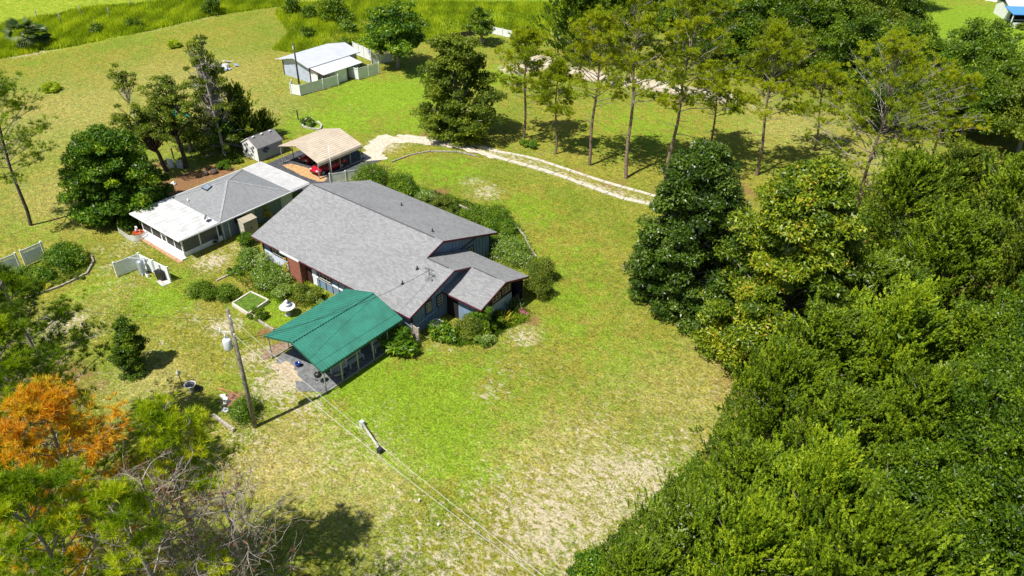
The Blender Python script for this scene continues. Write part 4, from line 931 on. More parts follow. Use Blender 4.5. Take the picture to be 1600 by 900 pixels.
rb = [L(*p) for p in ((364, 478), (393, 460), (420, 473), (389, 494))]
e = empty('raised_bed', tuple(rb[0]), label='pale timber framed raised bed filled with grass', cat='planter')
for a, b in zip(rb, rb[1:] + rb[:1]):
    mb = MB(); a_ = a - rb[0]; b_ = b - rb[0]; mb.bar(a_ + V3((0, 0, .17)), b_ + V3((0, 0, .17)), .12, .36); mb.build('board', mat('pale_board', (.62, .56, .50), .8, .12, 4), e)
mb = MB(); mb.prism([(p - rb[0]) + V3((0, 0, .27)) for p in rb], .2); mb.build('turf', mat('turf_green', (.10, .18, .012), .95, .3, 6, bump=.8), e)
fb = L(451, 492)
e = empty('birdbath', tuple(fb), label='white round birdbath fountain on the lawn beside the green carport', cat='fountain')
mb = MB(); mb.lathe([(.3, 0), (.32, .08), (.16, .16), (.14, .6), (.2, .68)], (0, 0, 0), 16); mb.build('pedestal', mat('shaded_plaster', (.5, .5, .48), .8), e)
mb = MB(); mb.lathe([(.15, .66), (.55, .74), (.66, .86), (.68, .9), (.6, .88), (.3, .82), (.05, .8)], (0, 0, 0), 24); mb.build('bowl', WHITE, e)
mb = MB(); mb.lathe([(.1, .8), (.12, 1.0), (.32, 1.06), (.36, 1.12), (.1, 1.1), (.09, 1.28), (.2, 1.33), (.06, 1.38), (.02, 1.5)], (-.15, .12, 0), 18); mb.build('tier', WHITE, e)
# kettle grill, pot
gp = V3((-39.45, 27.0, .05))
e = empty('kettle_grill', tuple(gp), label='black kettle grill at the near corner of the green carport', cat='grill')
mb = MB(); mb.lathe([(.03, .55), (.2, .6), (.29, .72), (.3, .8)], (0, 0, 0), 18); mb.build('bowl', BLACKP, e)
mb = MB(); mb.lathe([(.305, .81), (.29, .9), (.2, 1.0), (.05, 1.05), (.02, 1.05)], (0, 0, 0), 18); mb.build('lid', BLACKP, e)
mb = MB(); mb.tube([(-.08, 0, 1.04), (-.08, 0, 1.1), (.08, 0, 1.1), (.08, 0, 1.04)], .015, 6); mb.build('handle', STEEL, e)
for k in range(3): a = k * 2 * PI / 3 + .4; mb = MB(); mb.tube([(.12 * math.cos(a), .12 * math.sin(a), .62), (.36 * math.cos(a), .36 * math.sin(a), 0.02)], .018, 6); mb.build('leg', STEEL, e)
for s_ in (-1,): mb = MB(); mb.tube([(-.36, -.05, .09), (-.36, .05, .09)], .09, 12); mb.build('wheel', BLACKP, e)
e = empty('glazed_pot', (-42.25, 27.25, .05), label='small blue glazed pot on the carport paving', cat='pot')
mb = MB(); mb.lathe([(.14, 0), (.2, .12), (.22, .3), (.24, .34), (.2, .34), (.17, .26)], (0, 0, 0), 16); mb.build('body', BLUEC, e)
mb = MB(); mb.lathe([(.17, .24), (.02, .26)], (0, 0, 0), 12); mb.build('soil', SOIL, e)
e = empty('terracotta_pot', (-41.6, 28.4, .05), label='terracotta pot in the shade of the green carport', cat='pot')
mb = MB(); mb.lathe([(.12, 0), (.2, .3), (.22, .34), (.17, .34), (.14, .26)], (0, 0, 0), 14); mb.build('body', CERAM, e)
# lattice screen, benches under the carport
e = empty('lattice_screen', (-39.3, 28.9, .05), rz=R(80), label='white lattice screen standing under the green carport', cat='screen')
mb = MB()
for a, b in (((-.7, .1), (.7, .1)), ((-.7, 1.5), (.7, 1.5)), ((-.7, .1), (-.7, 1.5)), ((.7, .1), (.7, 1.5))): mb.bar((a[0], 0, a[1]), (b[0], 0, b[1]), .05, .06)
mb.build('frame', VINYL, e)
mb = MB()
for k in range(-9, 10):
    x = k * .15
    for sg in (1, -1):
        p0 = max(-.7, x - .7); p1 = min(.7, x + .7); 
        if p1 <= p0: continue
        z0 = .8 + sg * (p0 - x); z1 = .8 + sg * (p1 - x); mb.bar((p0, sg * .012, z0), (p1, sg * .012, z1), .012, .03)
tag(mb.build('lattice', VINYL, e), kind='stuff')
def bench(loc, rz, label, l=1.6, m=VINYL_OLD):
    e = empty('garden_bench', loc, rz=rz, label=label, cat='bench')
    for y in (-.15, 0, .15): mb = MB(); mb.box(-l / 2, l / 2, y - .06, y + .06, .42, .46); mb.build('seat_slat', m, e)
    for z in (.6, .8): mb = MB(); mb.box(-l / 2, l / 2, .24, .27, z, z + .12); mb.build('back_slat', m, e)
    for x in (-l / 2 + .08, l / 2 - .08):
        mb = MB(); mb.box(x - .04, x + .04, -.2, -.12, 0, .42); mb.build('leg', m, e)
        mb = MB(); mb.box(x - .04, x + .04, .18, .24, 0, .92); mb.build('leg', m, e)
    return e
bench((-39.0, 30.4, .05), R(92), 'pale wooden bench beside the lattice screen under the carport')
bench((-38.9, 33.0, .05), R(92), 'second pale bench deeper under the green carport near the house')
e = empty('wheelbarrow', (-38.75, 28.4, .05), rz=R(60), label='small grey cart at the carport edge', cat='cart')
mb = MB(); mb.add([(-.3, -.2, .3), (.3, -.2, .3), (.3, .2, .3), (-.3, .2, .3), (-.4, -.3, .55), (.42, -.3, .55), (.42, .3, .55), (-.4, .3, .55)], [(3, 2, 1, 0), (0, 1, 5, 4), (1, 2, 6, 5), (2, 3, 7, 6), (3, 0, 4, 7)]); mb.build('tray', STEEL, e)
mb = MB(); mb.tube([(.35, -.04, .18), (.35, .04, .18)], .18, 14); mb.build('wheel', RUBBER, e)
mb = MB(); mb.tube([(-.9, -.22, .5), (.3, -.1, .25)], .02, 6); mb.tube([(-.9, .22, .5), (.3, .1, .25)], .02, 6); mb.build('handle', TIMBER, e)
# condenser
e = empty('air_conditioner', (-36.9, 37.75, .0), rz=R(4), label='white air conditioning unit against the blue gable', cat='air conditioner')
mb = MB(); mb.box(-.45, .45, -.45, .45, .05, .85); mb.build('casing', mat('casing_white', (.72, .72, .68), .5), e)
mb = MB(); mb.tube([(0, 0, .851), (0, 0, .87)], .36, 20); mb.build('fan_grille', DARKTRIM, e)
gl = MB()
for i in range(6): gl.box(-.455, .455, -.455, .455, .16 + i * .1, .17 + i * .1)
gl.build('louvre', STEEL, e)
mb = MB(); mb.box(-.6, .6, -.6, .6, 0, .06); mb.build('pad', CONC, e)
panel_fence('board_screen', 'short weathered board screen beside the air conditioner', [V3((-37.7, 35.6, 0)), V3((-36.9, 35.5, 0))], 1.5, m=TIMBER, cat='fence')
# globe lamp, dark bath, stones
e = empty('garden_lamp', tuple(L(284, 601)), label='garden lamp with a cream globe on a dark post', cat='lamp')
mb = MB(); mb.tube([(0, 0, 0), (0, 0, 1.0)], .03, 8); mb.lathe([(.09, .98), (.1, 1.02)], (0, 0, 0), 10); mb.build('post', DARKTRIM, e)
mb = MB(); mb.lathe([(.06, 1.0), (.15, 1.07), (.19, 1.2), (.15, 1.33), (.05, 1.38)], (0, 0, 0), 16); mb.build('globe', mat('cream_globe', (.72, .68, .5), .4), e)
e = empty('birdbath', tuple(L(300, 612)), label='dark birdbath with a pale rim beside the globe lamp', cat='fountain')
mb = MB(); mb.lathe([(.2, 0), (.1, .1), (.09, .55), (.2, .62)], (0, 0, 0), 14); mb.build('pedestal', CONC, e)
mb = MB(); mb.lathe([(.2, .6), (.4, .68), (.44, .76), (.4, .77), (.36, .72)], (0, 0, 0), 20); mb.build('rim', mat('rim_grey', (.55, .55, .55), .6), e)
mb = MB(); mb.lathe([(.37, .725), (.02, .73)], (0, 0, 0), 20); mb.build('water', GLASS, e)
def rock(name, label, loc, r, m, seed, group=None):
    bm = bmesh.new(); bmesh.ops.create_icosphere(bm, subdivisions=2, radius=r); rng = random.Random(seed)
    ph = [rng.uniform(0, 6) for _ in range(6)]
    for v in bm.verts:
        c = v.co / r; k = 1 + .22 * math.sin(c.x * 3 + ph[0]) * math.cos(c.y * 3.3 + ph[1]) + .12 * math.sin(c.z * 6 + ph[2]) + rng.uniform(-.04, .04)
        v.co = V3((v.co.x * k, v.co.y * k * .85, v.co.z * k * .6))
    me = bpy.data.meshes.new(name); bm.to_mesh(me); bm.free(); me.materials.append(m)
    o = bpy.data.objects.new(name, me); COL.objects.link(o); o.location = V3(loc) + V3((0, 0, r * .3)); return tag(o, label, 'rock', group)
WS = mat('white_stone', (.75, .73, .68), .8, .1)
rock('white_stone', 'upper white stone by the brown paver patch', L(349, 620), .24, WS, 1)
rock('white_stone', 'lower white stone by the brown paver patch', L(353, 624), .22, WS, 2)
rock('white_stone', 'small white stone below the pair of white stones', L(352, 630), .14, WS, 3)
for i, (px, py, r_) in enumerate(((347, 628, .18), (358, 628, .16), (350, 636, .2), (365, 632, .14), (308, 606, .25), (313, 610, .2))):
    rock('dark_stone', ['dark stone touching the white stones by the pavers', 'dark stone at the near edge of the brown pavers', 'lowest dark stone, just above the white slab', 'smallest dark stone at the paver edge', 'dark stone right under the dark birdbath', 'dark stone a step right of the dark birdbath'][i], L(px, py), r_, mat('dark_stone', (.06, .06, .055), .9), 20 + i, 'dark stones in the lower garden')
e = empty('garden_sign', tuple(L(353, 643)), rz=R(20), label='small white slab lying beside the dark stones', cat='slab')
mb = MB(); mb.obox((0, 0, .14), .5, .35, .1, M=Matrix.Rotation(R(12), 4, 'X')); mb.build('slab', VINYL_OLD, e); mb = MB(); mb.box(-.2, .2, -.1, .1, 0, .1); mb.build('base', DARKTRIM, e)
# lying beam on the lawn
a, b = L(566, 665), L(594, 707)
e = empty('parking_log', tuple(a), label='pale beam with dark end brackets lying on the open lawn', cat='beam'); d_ = b - a
mb = MB(); mb.tube([V3((0, 0, .3)), d_ + V3((0, 0, .3))], .095, 10); mb.build('beam', mat('pale_log', (.46, .43, .38), .8, .15, 5), e)
for p in (V3((0, 0, 0)), d_): mb = MB(); mb.box(p.x - .16, p.x + .16, p.y - .16, p.y + .16, 0, .42); mb.build('bracket', DARKTRIM if p.length else VINYL_OLD, e)
for px, py, lb in ((655, 784, 'small white pipe stub on the lawn, nearer the lying beam'), (685, 822, 'small white pipe stub on the lawn, farther from the lying beam')):
    p = L(px, py); e = empty('pipe_stub', tuple(p), label=lb, cat='pipe'); mb = MB(); mb.tube([(0, 0, 0), (0, 0, .2)], .055, 10); mb.build('pipe', VINYL, e); mb = MB(); mb.tube([(0, 0, .2), (0, 0, .24)], .07, 10); mb.build('cap', VINYL, e)
# posts in the far lawn
for px, py, h, lb in ((107, 297, 1.3, 'leaning dark post by the bright broadleaf tree'), (466, 187, 1.3, 'dark post beside the ringed shrub'), (244, 237, 1.6, 'dark stake between the two leaning trunks'), (272, 250, 1.5, 'thin post behind the straw bed')):
    p = L(px, py); e = empty('fence_post', tuple(p), label=lb, cat='post'); mb = MB(); mb.bar((0, 0, 0), (-.12, .05, h), .12, .12); mb.build('post', BARKD, e)
# teal tarp and white rubbish
def lump_sheet(name, label, cat, pts_px, m, h, seed, n=14):
    rng = random.Random(seed); c = sum((L(*p) for p in pts_px), V3((0, 0, 0))) / len(pts_px); vs = [(0, 0, h)]; P = [L(*p) - c for p in pts_px]
    ring = []
    for a, b in zip(P, P[1:] + P[:1]):
        for j in range(3): ring.append(a.lerp(b, j / 3))
    k = len(ring); fs = []
    for f_, hh in ((.5, h * .85), (.8, h * .6), (1.0, .02)):
        for p in ring: vs.append((p.x * f_ + rng.uniform(-.1, .1), p.y * f_ + rng.uniform(-.1, .1), hh * rng.uniform(.6, 1.25)))
    for i in range(k): fs.append((0, 1 + i, 1 + (i + 1) % k))
    for r_ in range(2):
        for i in range(k): fs.append((1 + r_ * k + i, 1 + (r_ + 1) * k + i, 1 + (r_ + 1) * k + (i + 1) % k, 1 + r_ * k + (i + 1) % k))
    mb = MB(); mb.add(vs, fs, 0, False); o = mb.build(name, m); o.location = c; return tag(o, label, cat)
lump_sheet('tarp', 'teal tarp heap behind the leaning cedars', 'tarp', ((266, 178), (278, 166), (293, 170), (295, 182), (280, 188)), TEAL, 1.2, 1)
lump_sheet('tarp', 'second teal tarp lower among the cedar trunks', 'tarp', ((268, 200), (282, 190), (300, 196), (296, 206)), TEAL, .8, 2)
rngj = random.Random(4)
e = empty('scrap_pile', tuple(L(350, 104)), label='pile of white scrap boards on the far lawn behind the tall cedar', cat='scrap pile')
for k in range(16):
    mb = MB(); mb.obox((rngj.uniform(-2.4, 2.4), rngj.uniform(-1.2, 1.6), .15 + rngj.uniform(0, .4)), rngj.uniform(.8, 2.2), rngj.uniform(.2, .6), .08, M=Euler((rngj.uniform(-.3, .3), rngj.uniform(-.3, .3), rngj.uniform(0, 3))).to_matrix().to_4x4()); mb.build('board', rngj.choice([WHITE, VINYL_OLD, mat('grey_scrap', (.3, .33, .42), .7)]), e)
e = empty('plastic_chair', tuple(L(268, 262)), label='white and blue cloth panel leaning by the dark trunk', cat='panel')
mb = MB(); mb.obox((0, 0, .6), .9, .06, 1.1, rz=.3); mb.build('panel', mat('bluewhite_panel', (.5, .58, .68), .6), e)
mb = MB(); mb.obox((1.0, .5, .55), .8, .06, 1.0, rz=.4); mb.build('panel', mat('bluewhite_panel', (.5, .58, .68), .6), e)
rock('white_stone', 'white stone on the straw bed behind the guest house', L(271, 288), .35, WS, 31)
for px, py, r_, lb in ((335, 270, .5, 'larger dark stump on the straw bed'), (323, 273, .3, 'smaller dark stump on the straw bed')):
    p = L(px, py); e = empty('tree_stump', tuple(p), label=lb, cat='stump'); mb = MB(); mb.lathe([(r_, 0), (r_ * .8, .2), (r_ * .7, .4)], (0, 0, 0), 12); mb.build('trunk', BARKD, e)
# ring bed with shrub near the barn lawn
timber_edge('stone_edging', 'pale curved stone edging round the shrub by the barn lawn', [L(*p) for p in ((470, 188), (474, 199), (486, 202), (500, 203), (503, 197), (497, 191))], .18, .2, CONC, seg=.8)
# far houses
bh = empty('far_house', tuple(L(1602, 36)), label='distant white house with a bright blue canopy at the top corner', cat='house', rz=R(34))
mb = MB(); mb.box(-3, 6, 1.5, 7, 0, 2.6); mb.build('wall', WHITE, bh)
mb = MB(); mb.prism([(-3.4, 1.2, 2.6), (6.4, 1.2, 2.6), (6.4, 4.3, 3.8), (-3.4, 4.3, 3.8)], .15); mb.build('roof_slope', WHITEROOF, bh)
mb = MB(); mb.prism([(-3.4, 4.31, 3.8), (6.4, 4.31, 3.8), (6.4, 7.3, 2.6), (-3.4, 7.3, 2.6)], .15); mb.build('roof_slope', WHITEROOF, bh)
mb = MB(); mb.prism([(-4.2, -2.6, 2.2), (6.4, -2.6, 2.2), (6.4, 1.3, 2.75), (-4.2, 1.3, 2.75)], .12); mb.build('canopy', BLUER, bh)
for x in (-4.0, -.6, 2.8, 6.2): mb = MB(); mb.box(x - .08, x + .08, -2.5, -2.35, 0, 2.2); mb.build('post', WHITE, bh)
mb = MB(); mb.box(-4.2, 6.4, -3.6, -3.5, 0, .9); mb.build('railing', WHITE, bh)
mb = MB(); mb.box(-2.5, 5.5, 1.4, 1.5, 0.3, 2.2); mb.build('window', DARK, bh)
e = empty('flag_pole', tuple(L(1580, 22)), label='white pole beside the far blue canopy', cat='pole'); mb = MB(); mb.tube([(0, 0, 0), (0, 0, 3.5)], .12, 8); mb.build('pole', WHITE, e)
e = empty('far_shed', tuple(L(1563, 1)), label='small distant white shed on the horizon lawn', cat='shed'); mb = MB(); mb.box(-2.6, 2.6, -2, 2, 0, 2.4); mb.build('wall', WHITE, e)
mb = MB(); mb.prism([(-2.8, -2.2, 2.4), (2.8, -2.2, 2.4), (2.8, 0, 3.1), (-2.8, 0, 3.1)], .1); mb.build('roof_slope', WHITEROOF, e); mb = MB(); mb.prism([(-2.8, 0.01, 3.1), (2.8, 0.01, 3.1), (2.8, 2.2, 2.4), (-2.8, 2.2, 2.4)], .1); mb.build('roof_slope', WHITEROOF, e)

# ------------------------------------------------------------------ foliage generators (numpy)
def unit(v): return v / (np.linalg.norm(v, axis=-1, keepdims=True) + 1e-9)
def rdir(rs, n): return unit(rs.normal(size=(n, 3)))
class Leaves:
    def __init__(s): s.V = []; s.T = []
    def diamonds(s, C, A, length, width, T, rs, N=None):
        n = len(C); A = unit(A); B = rdir(rs, n) if N is None else unit(N)
        W = unit(np.cross(A, B)); length = np.broadcast_to(length, (n,))[:, None]; width = np.broadcast_to(width, (n,))[:, None]
        s.V.append(np.stack([C - A * length * .5 + W * width * .5, C + A * length * .6, C - A * length * .4 - W * width * .6], 1)); s.T.append(np.repeat(np.clip(T, 0, 1), 3))
    def build(s, name, m, parent):
        V = np.concatenate(s.V).reshape(-1, 3); T = np.concatenate(s.T); F = np.arange(len(V)).reshape(-1, 3)
        return np_mesh(name, V, F, m, parent, dict(tint=T))
class Needles:
    def __init__(s): s.V = []; s.T = []
    def tufts(s, C, A, k, length, width, T, rs, spread=.9):
        n = len(C); C = np.repeat(C, k, 0); A = np.repeat(unit(A), k, 0); T = np.repeat(T, k) + rs.uniform(-.15, .15, n * k)
        D = unit(A + rdir(rs, n * k) * spread); W = unit(np.cross(D, rdir(rs, n * k))) * width * .5
        Ln = length * rs.uniform(.7, 1.15, (n * k, 1))
        s.V.append(np.stack([C + W + D * Ln * .08, C - W + D * Ln * .08, C + D * Ln], 1)); s.T.append(np.repeat(np.clip(T, 0, 1), 3))
    def build(s, name, m, parent):
        V = np.concatenate(s.V).reshape(-1, 3); T = np.concatenate(s.T); F = np.arange(len(V)).reshape(-1, 3)
        return np_mesh(name, V, F, m, parent, dict(tint=T))

def limb(mb, a, b, r0, r1, rng, bend=.12, n=4, sides=5):
    a, b = V3(a), V3(b); l = (b - a).length; pts = []; off = V3((rng.uniform(-1, 1), rng.uniform(-1, 1), rng.uniform(-.3, .8))) * bend * l
    for i in range(n + 1):
        t = i / n; pts.append(a.lerp(b, t) + off * math.sin(t * PI) * .6 + (V3((rng.uniform(-1, 1), rng.uniform(-1, 1), rng.uniform(-1, 1))) * l * .02 if 0 < i < n else V3((0, 0, 0))))
    mb.tube(pts, [r0 + (r1 - r0) * i / n for i in range(n + 1)], sides, cap=False); return pts

def broadleaf(name, loc, h, rx, ry, m, seed, label, nc=110, nl=170, leaf=.22, cr=1.0, zlow=.12, group=None, bark=BARKG, cat='tree', top=1.0, trunk_r=.3, lean=(0, 0), squash=.8, shape=None, limbs=2, fill=22):
    """trunk, limbs and leaf clumps in an uneven ovoid crown"""
    rs = np.random.RandomState(seed); rng = random.Random(seed); e = empty(name, loc, label=label, cat=cat, group=group)
    D = rdir(rs, nc * 3); D[:, 2] = np.abs(D[:, 2]) * 1.15 - .35; D = unit(D)
    rad = rs.uniform(.0, 1, nc * 3) ** .38
    ph = rs.uniform(0, 6.28, 6); az_ = np.arctan2(D[:, 1], D[:, 0])
    lump = 1 + .14 * np.sin(2 * az_ + ph[0]) + .10 * np.sin(3 * az_ + ph[1] + 3 * D[:, 2]) + .08 * np.sin(5 * az_ + 5 * D[:, 2] + ph[2])
    z0 = h * zlow; ch = h - z0; zc = z0 + ch * .42
    zz = D[:, 2] * rad
    up_ = np.where(zz > 0, ch * .58, ch * .42)
    prof_ = np.ones(len(zz)) if shape is None else shape(np.clip((zz + 1) / 2, 0, 1))
    P = np.stack([D[:, 0] * rad * lump * rx * prof_, D[:, 1] * rad * lump * ry * prof_, zc + zz * up_ * (1 + .1 * np.sin(4 * az_ + ph[3]))], -1)
    if shape is not None:
        t_ = rs.uniform(0, 1, nc * 3) ** 1.15; r0 = shape(t_) * rs.uniform(.05, 1, nc * 3) ** .42
        P = np.stack([np.cos(az_) * r0 * rx * lump, np.sin(az_) * r0 * ry * lump, cr * .4 + t_ * (h - cr * .9)], -1)
    P = P[:nc]; P[:, 2] = np.maximum(P[:, 2], cr * .5); P[:, 0] += lean[0] * P[:, 2] / h; P[:, 1] += lean[1] * P[:, 2] / h
    mb = MB(); tz = h * .8; limb(mb, (0, 0, -.3), (lean[0] * .8, lean[1] * .8, tz), trunk_r, trunk_r * .25, rng, .03, 6, 8)
    for i in range(0, nc, limbs):
        p = P[i]; zt = max(h * .08, min(tz * .9, p[2] * .55)); limb(mb, (lean[0] * zt / h, lean[1] * zt / h, zt), p, trunk_r * .28, .03, rng, .15, 3, 4)
    mb.build('trunk', bark, e)
    lv = Leaves(); ct = rs.uniform(.2, .75, nc); R_ = cr * rs.uniform(.65, 1.25, nc)
    C = np.repeat(P, nl, 0); RR = np.repeat(R_, nl)[:, None]; n = nc * nl
    d = rdir(rs, n); d[:, 2] = np.abs(d[:, 2]) * .9 - .25; d = unit(d)
    pos = C + d * RR * (rs.uniform(0, 1, (n, 1)) ** .45) * np.array([1, 1, squash])
    ax = unit(d * .7 + rdir(rs, n) * .8); nrm = unit(d * .8 + np.array([0, 0, .6]) + rdir(rs, n) * .7)
    T = np.repeat(ct, nl) + rs.normal(0, .2, n)
    lv.diamonds(pos, ax, leaf * rs.uniform(.7, 1.3, n), leaf * .62 * rs.uniform(.8, 1.2, n), T, rs, nrm)
    ni = nc * fill; ii = rs.randint(0, nc, ni); q = P[ii] * np.array([.74, .74, .9]) + rdir(rs, ni) * cr * .6; lv.diamonds(q, rdir(rs, ni), cr * .48, cr * .34, rs.uniform(0, .4, ni), rs)  # oversized inner leaves added to block light, tinted darker to deepen the gaps
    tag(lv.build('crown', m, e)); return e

def cedar(name, loc, h, r, m, seed, label, nb=95, ns=12, nlf=26, leaf=.17, wind=(0, 0, 0), zlow=.08, group=None, shape=.75, bare=0.0, bark=BARKG, tone=0.0, spl=.85, lean=(0, 0)):
    """cedar: feathery sprays along rising branches"""
    rs = np.random.RandomState(seed); rng = random.Random(seed); e = empty(name, loc, label=label, cat='tree', group=group)
    z = h * (zlow + (1 - zlow) * np.sort(rs.uniform(0, 1, nb)) ** .9); az_ = np.arange(nb) * 2.39996 + rs.uniform(-.4, .4, nb)
    t = (z / h - zlow) / (1 - zlow); ph = rs.uniform(0, 6.28, 4)
    prof_ = (np.sin(np.clip(t * .85 + .15, 0, 1) * PI) ** .6) * (1 - t) ** (.35 * shape) * 1.08
    ln = r * prof_ * (1 + .2 * np.sin(2 * az_ + ph[0] + 2 * t) + .14 * np.sin(5 * az_ + 9 * t + ph[1])) * rs.uniform(.7, 1.15, nb) + .25
    el = R(18) + t * R(42) + rs.uniform(-.12, .12, nb)
    bd = np.stack([np.cos(az_) * np.cos(el), np.sin(az_) * np.cos(el), np.sin(el)], -1)
    base = np.stack([lean[0] * t, lean[1] * t, z * .9], -1)
    mb = MB(); limb(mb, (0, 0, -.3), (lean[0], lean[1], h * .92), .08 + h * .018, .04, rng, .02, 6, 7)
    for i in range(nb):
        if i % 2 == 0 or bare > 0: limb(mb, base[i], base[i] + bd[i] * ln[i] * .75, .045, .012, rng, .08, 3, 4)
    mb.build('trunk', bark, e)
    s_ = rs.uniform(.3, 1.0, (nb, ns)); B = base[:, None] + bd[:, None] * (ln[:, None] * s_)[..., None]
    side = np.clip(rs.normal(size=(nb, ns, 3)), -1.3, 1.3) * ((.07 * ln[:, None, None] + .12) * (1.15 - s_[..., None] * .4)); side[..., 2] *= .7
    B = (B + side).reshape(-1, 3); sd = np.repeat(bd, ns, 0)
    keep = rs.uniform(0, 1, len(B)) > bare; B = B[keep]; sd = sd[keep]
    br_t = np.repeat(rs.uniform(.15, .7, nb), ns)[keep]
    A = unit(sd * .7 + np.array([0, 0, .55]) + np.array(wind) + rdir(rs, len(B)) * .4); sl = spl * rs.uniform(.6, 1.25, len(B))
    n = len(B) * nlf; u = rs.uniform(0, 1, n); Ar = np.repeat(A, nlf, 0); Br = np.repeat(B, nlf, 0); slr = np.repeat(sl, nlf)
    ax = unit(Ar + rdir(rs, n) * .75)
    pos = Br + Ar * (u * slr)[:, None] + rdir(rs, n) * (.20 * spl * (1.05 - u * .8))[:, None] * rs.uniform(.2, 1, (n, 1))
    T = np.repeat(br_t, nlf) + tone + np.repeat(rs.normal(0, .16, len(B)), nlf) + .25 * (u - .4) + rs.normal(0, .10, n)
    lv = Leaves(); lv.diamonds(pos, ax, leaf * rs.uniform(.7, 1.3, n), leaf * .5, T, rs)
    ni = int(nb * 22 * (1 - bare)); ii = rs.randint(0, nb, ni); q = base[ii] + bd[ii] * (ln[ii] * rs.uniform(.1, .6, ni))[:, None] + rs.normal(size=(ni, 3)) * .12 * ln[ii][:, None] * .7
    lv.diamonds(q, rdir(rs, ni), spl * .5, spl * .34, rs.uniform(.0, .45, ni), rs)  # large filler leaves inside the crown, added as light blockers with shade-dark tints
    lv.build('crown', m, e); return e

def pine(name, loc, h, r, m, seed, label, nb=34, nt=15, k=14, needle=.42, nw=.075, c0=.45, group=None, lean=(0, 0), bark=BARK, tr=None, bare=.18, top_bare=False, m2=None, tone=0.0, forks=0, droop=0.0, deadlow=5, branch_m=None, shape=1.0):
    """pine: long bare trunk, open limbs, needle tufts at the twig ends"""
    rs = np.random.RandomState(seed); rng = random.Random(seed); e = empty(name, loc, label=label, cat='tree', group=group)
    tr = tr or .05 + h * .008
    def tp(z): t = z / h; return V3((lean[0] * t + .12 * math.sin(z * .6 + seed), lean[1] * t + .12 * math.cos(z * .5 + seed), z))
    mb = MB(); mb.tube([tp(h * i / 9) if i else V3((0, 0, -.3)) for i in range(10)], [tr * (1 - .8 * i / 9) + .015 for i in range(10)], 9, cap=False)
    e_tr = mb.build('trunk', bark, e)
    lb = MB(); TC = []; TA = []; TT = []
    for i in range(nb):
        t = (i + rng.random()) / nb; z = h * (c0 + (1 - c0) * t * .97); a = i * 2.39996 + rng.uniform(-.5, .5)
        env = math.sin(min(1, t * .75 + .25) * PI) ** .5 * (1.02 - t * .45 * shape) ; l = r * env * rng.uniform(.55, 1.12) + .2
        el = R(6 - droop + 38 * t + rng.uniform(-10, 14)); d = V3((math.cos(a) * math.cos(el), math.sin(a) * math.cos(el), math.sin(el)))
        p0 = tp(z); p1 = p0 + d * l; p1.z += l * .12
        pts = limb(lb, p0, p1, tr * .30 * (1.1 - t * .6), .018, rng, .10, 4, 5)
        dead = rng.random() < bare * .5
        ct = rng.uniform(.25, .75) + tone
        for j in range(nt):
            s_ = rng.uniform(.38, 1.0) if j else 1.0; q_ = pts[min(4, int(s_ * 4))].lerp(pts[min(4, int(s_ * 4) + 1)], s_ * 4 - int(s_ * 4))
            sd = V3((rng.gauss(0, 1), rng.gauss(0, 1), abs(rng.gauss(0, .5)) + .1)).normalized(); dd_ = (d * .7 + sd).normalized(); sl = l * rng.uniform(.10, .30) * (1.3 - s_ * .7) + .15
            end = q_ + dd_ * sl; lb.tube([q_, (q_ + end) / 2 + V3((0, 0, -.03)), end], [.016, .012, .008], 3, cap=False)
            if dead or rng.random() < bare * .4: continue
            for v in range(3):
                o_ = V3((rng.gauss(0, 1), rng.gauss(0, 1), rng.gauss(0, .6))) * .2 * (v > 0) * (needle / .34); TC.append(end + o_); TA.append(dd_ * .6 + V3((0, 0, .55))); TT.append(ct + rng.gauss(0, .1))
    for i in range(deadlow):
        z = h * (c0 * rng.uniform(.55, 1.0)); a = rng.uniform(0, 6.28); l = r * rng.uniform(.15, .5); p0 = tp(z); p1 = p0 + V3((math.cos(a) * l, math.sin(a) * l, l * rng.uniform(-.1, .35))); limb(lb, p0, p1, .04, .012, rng, .12, 3, 4)
    lb.build('limbs', branch_m or BARKG, e)
    nd = Needles(); TC = np.array(TC); TA = np.array(TA); TT = np.array(TT)
    nd.tufts(TC, TA, k, needle, nw, TT, rs, .95); nd.build('crown', m, e)
    return e

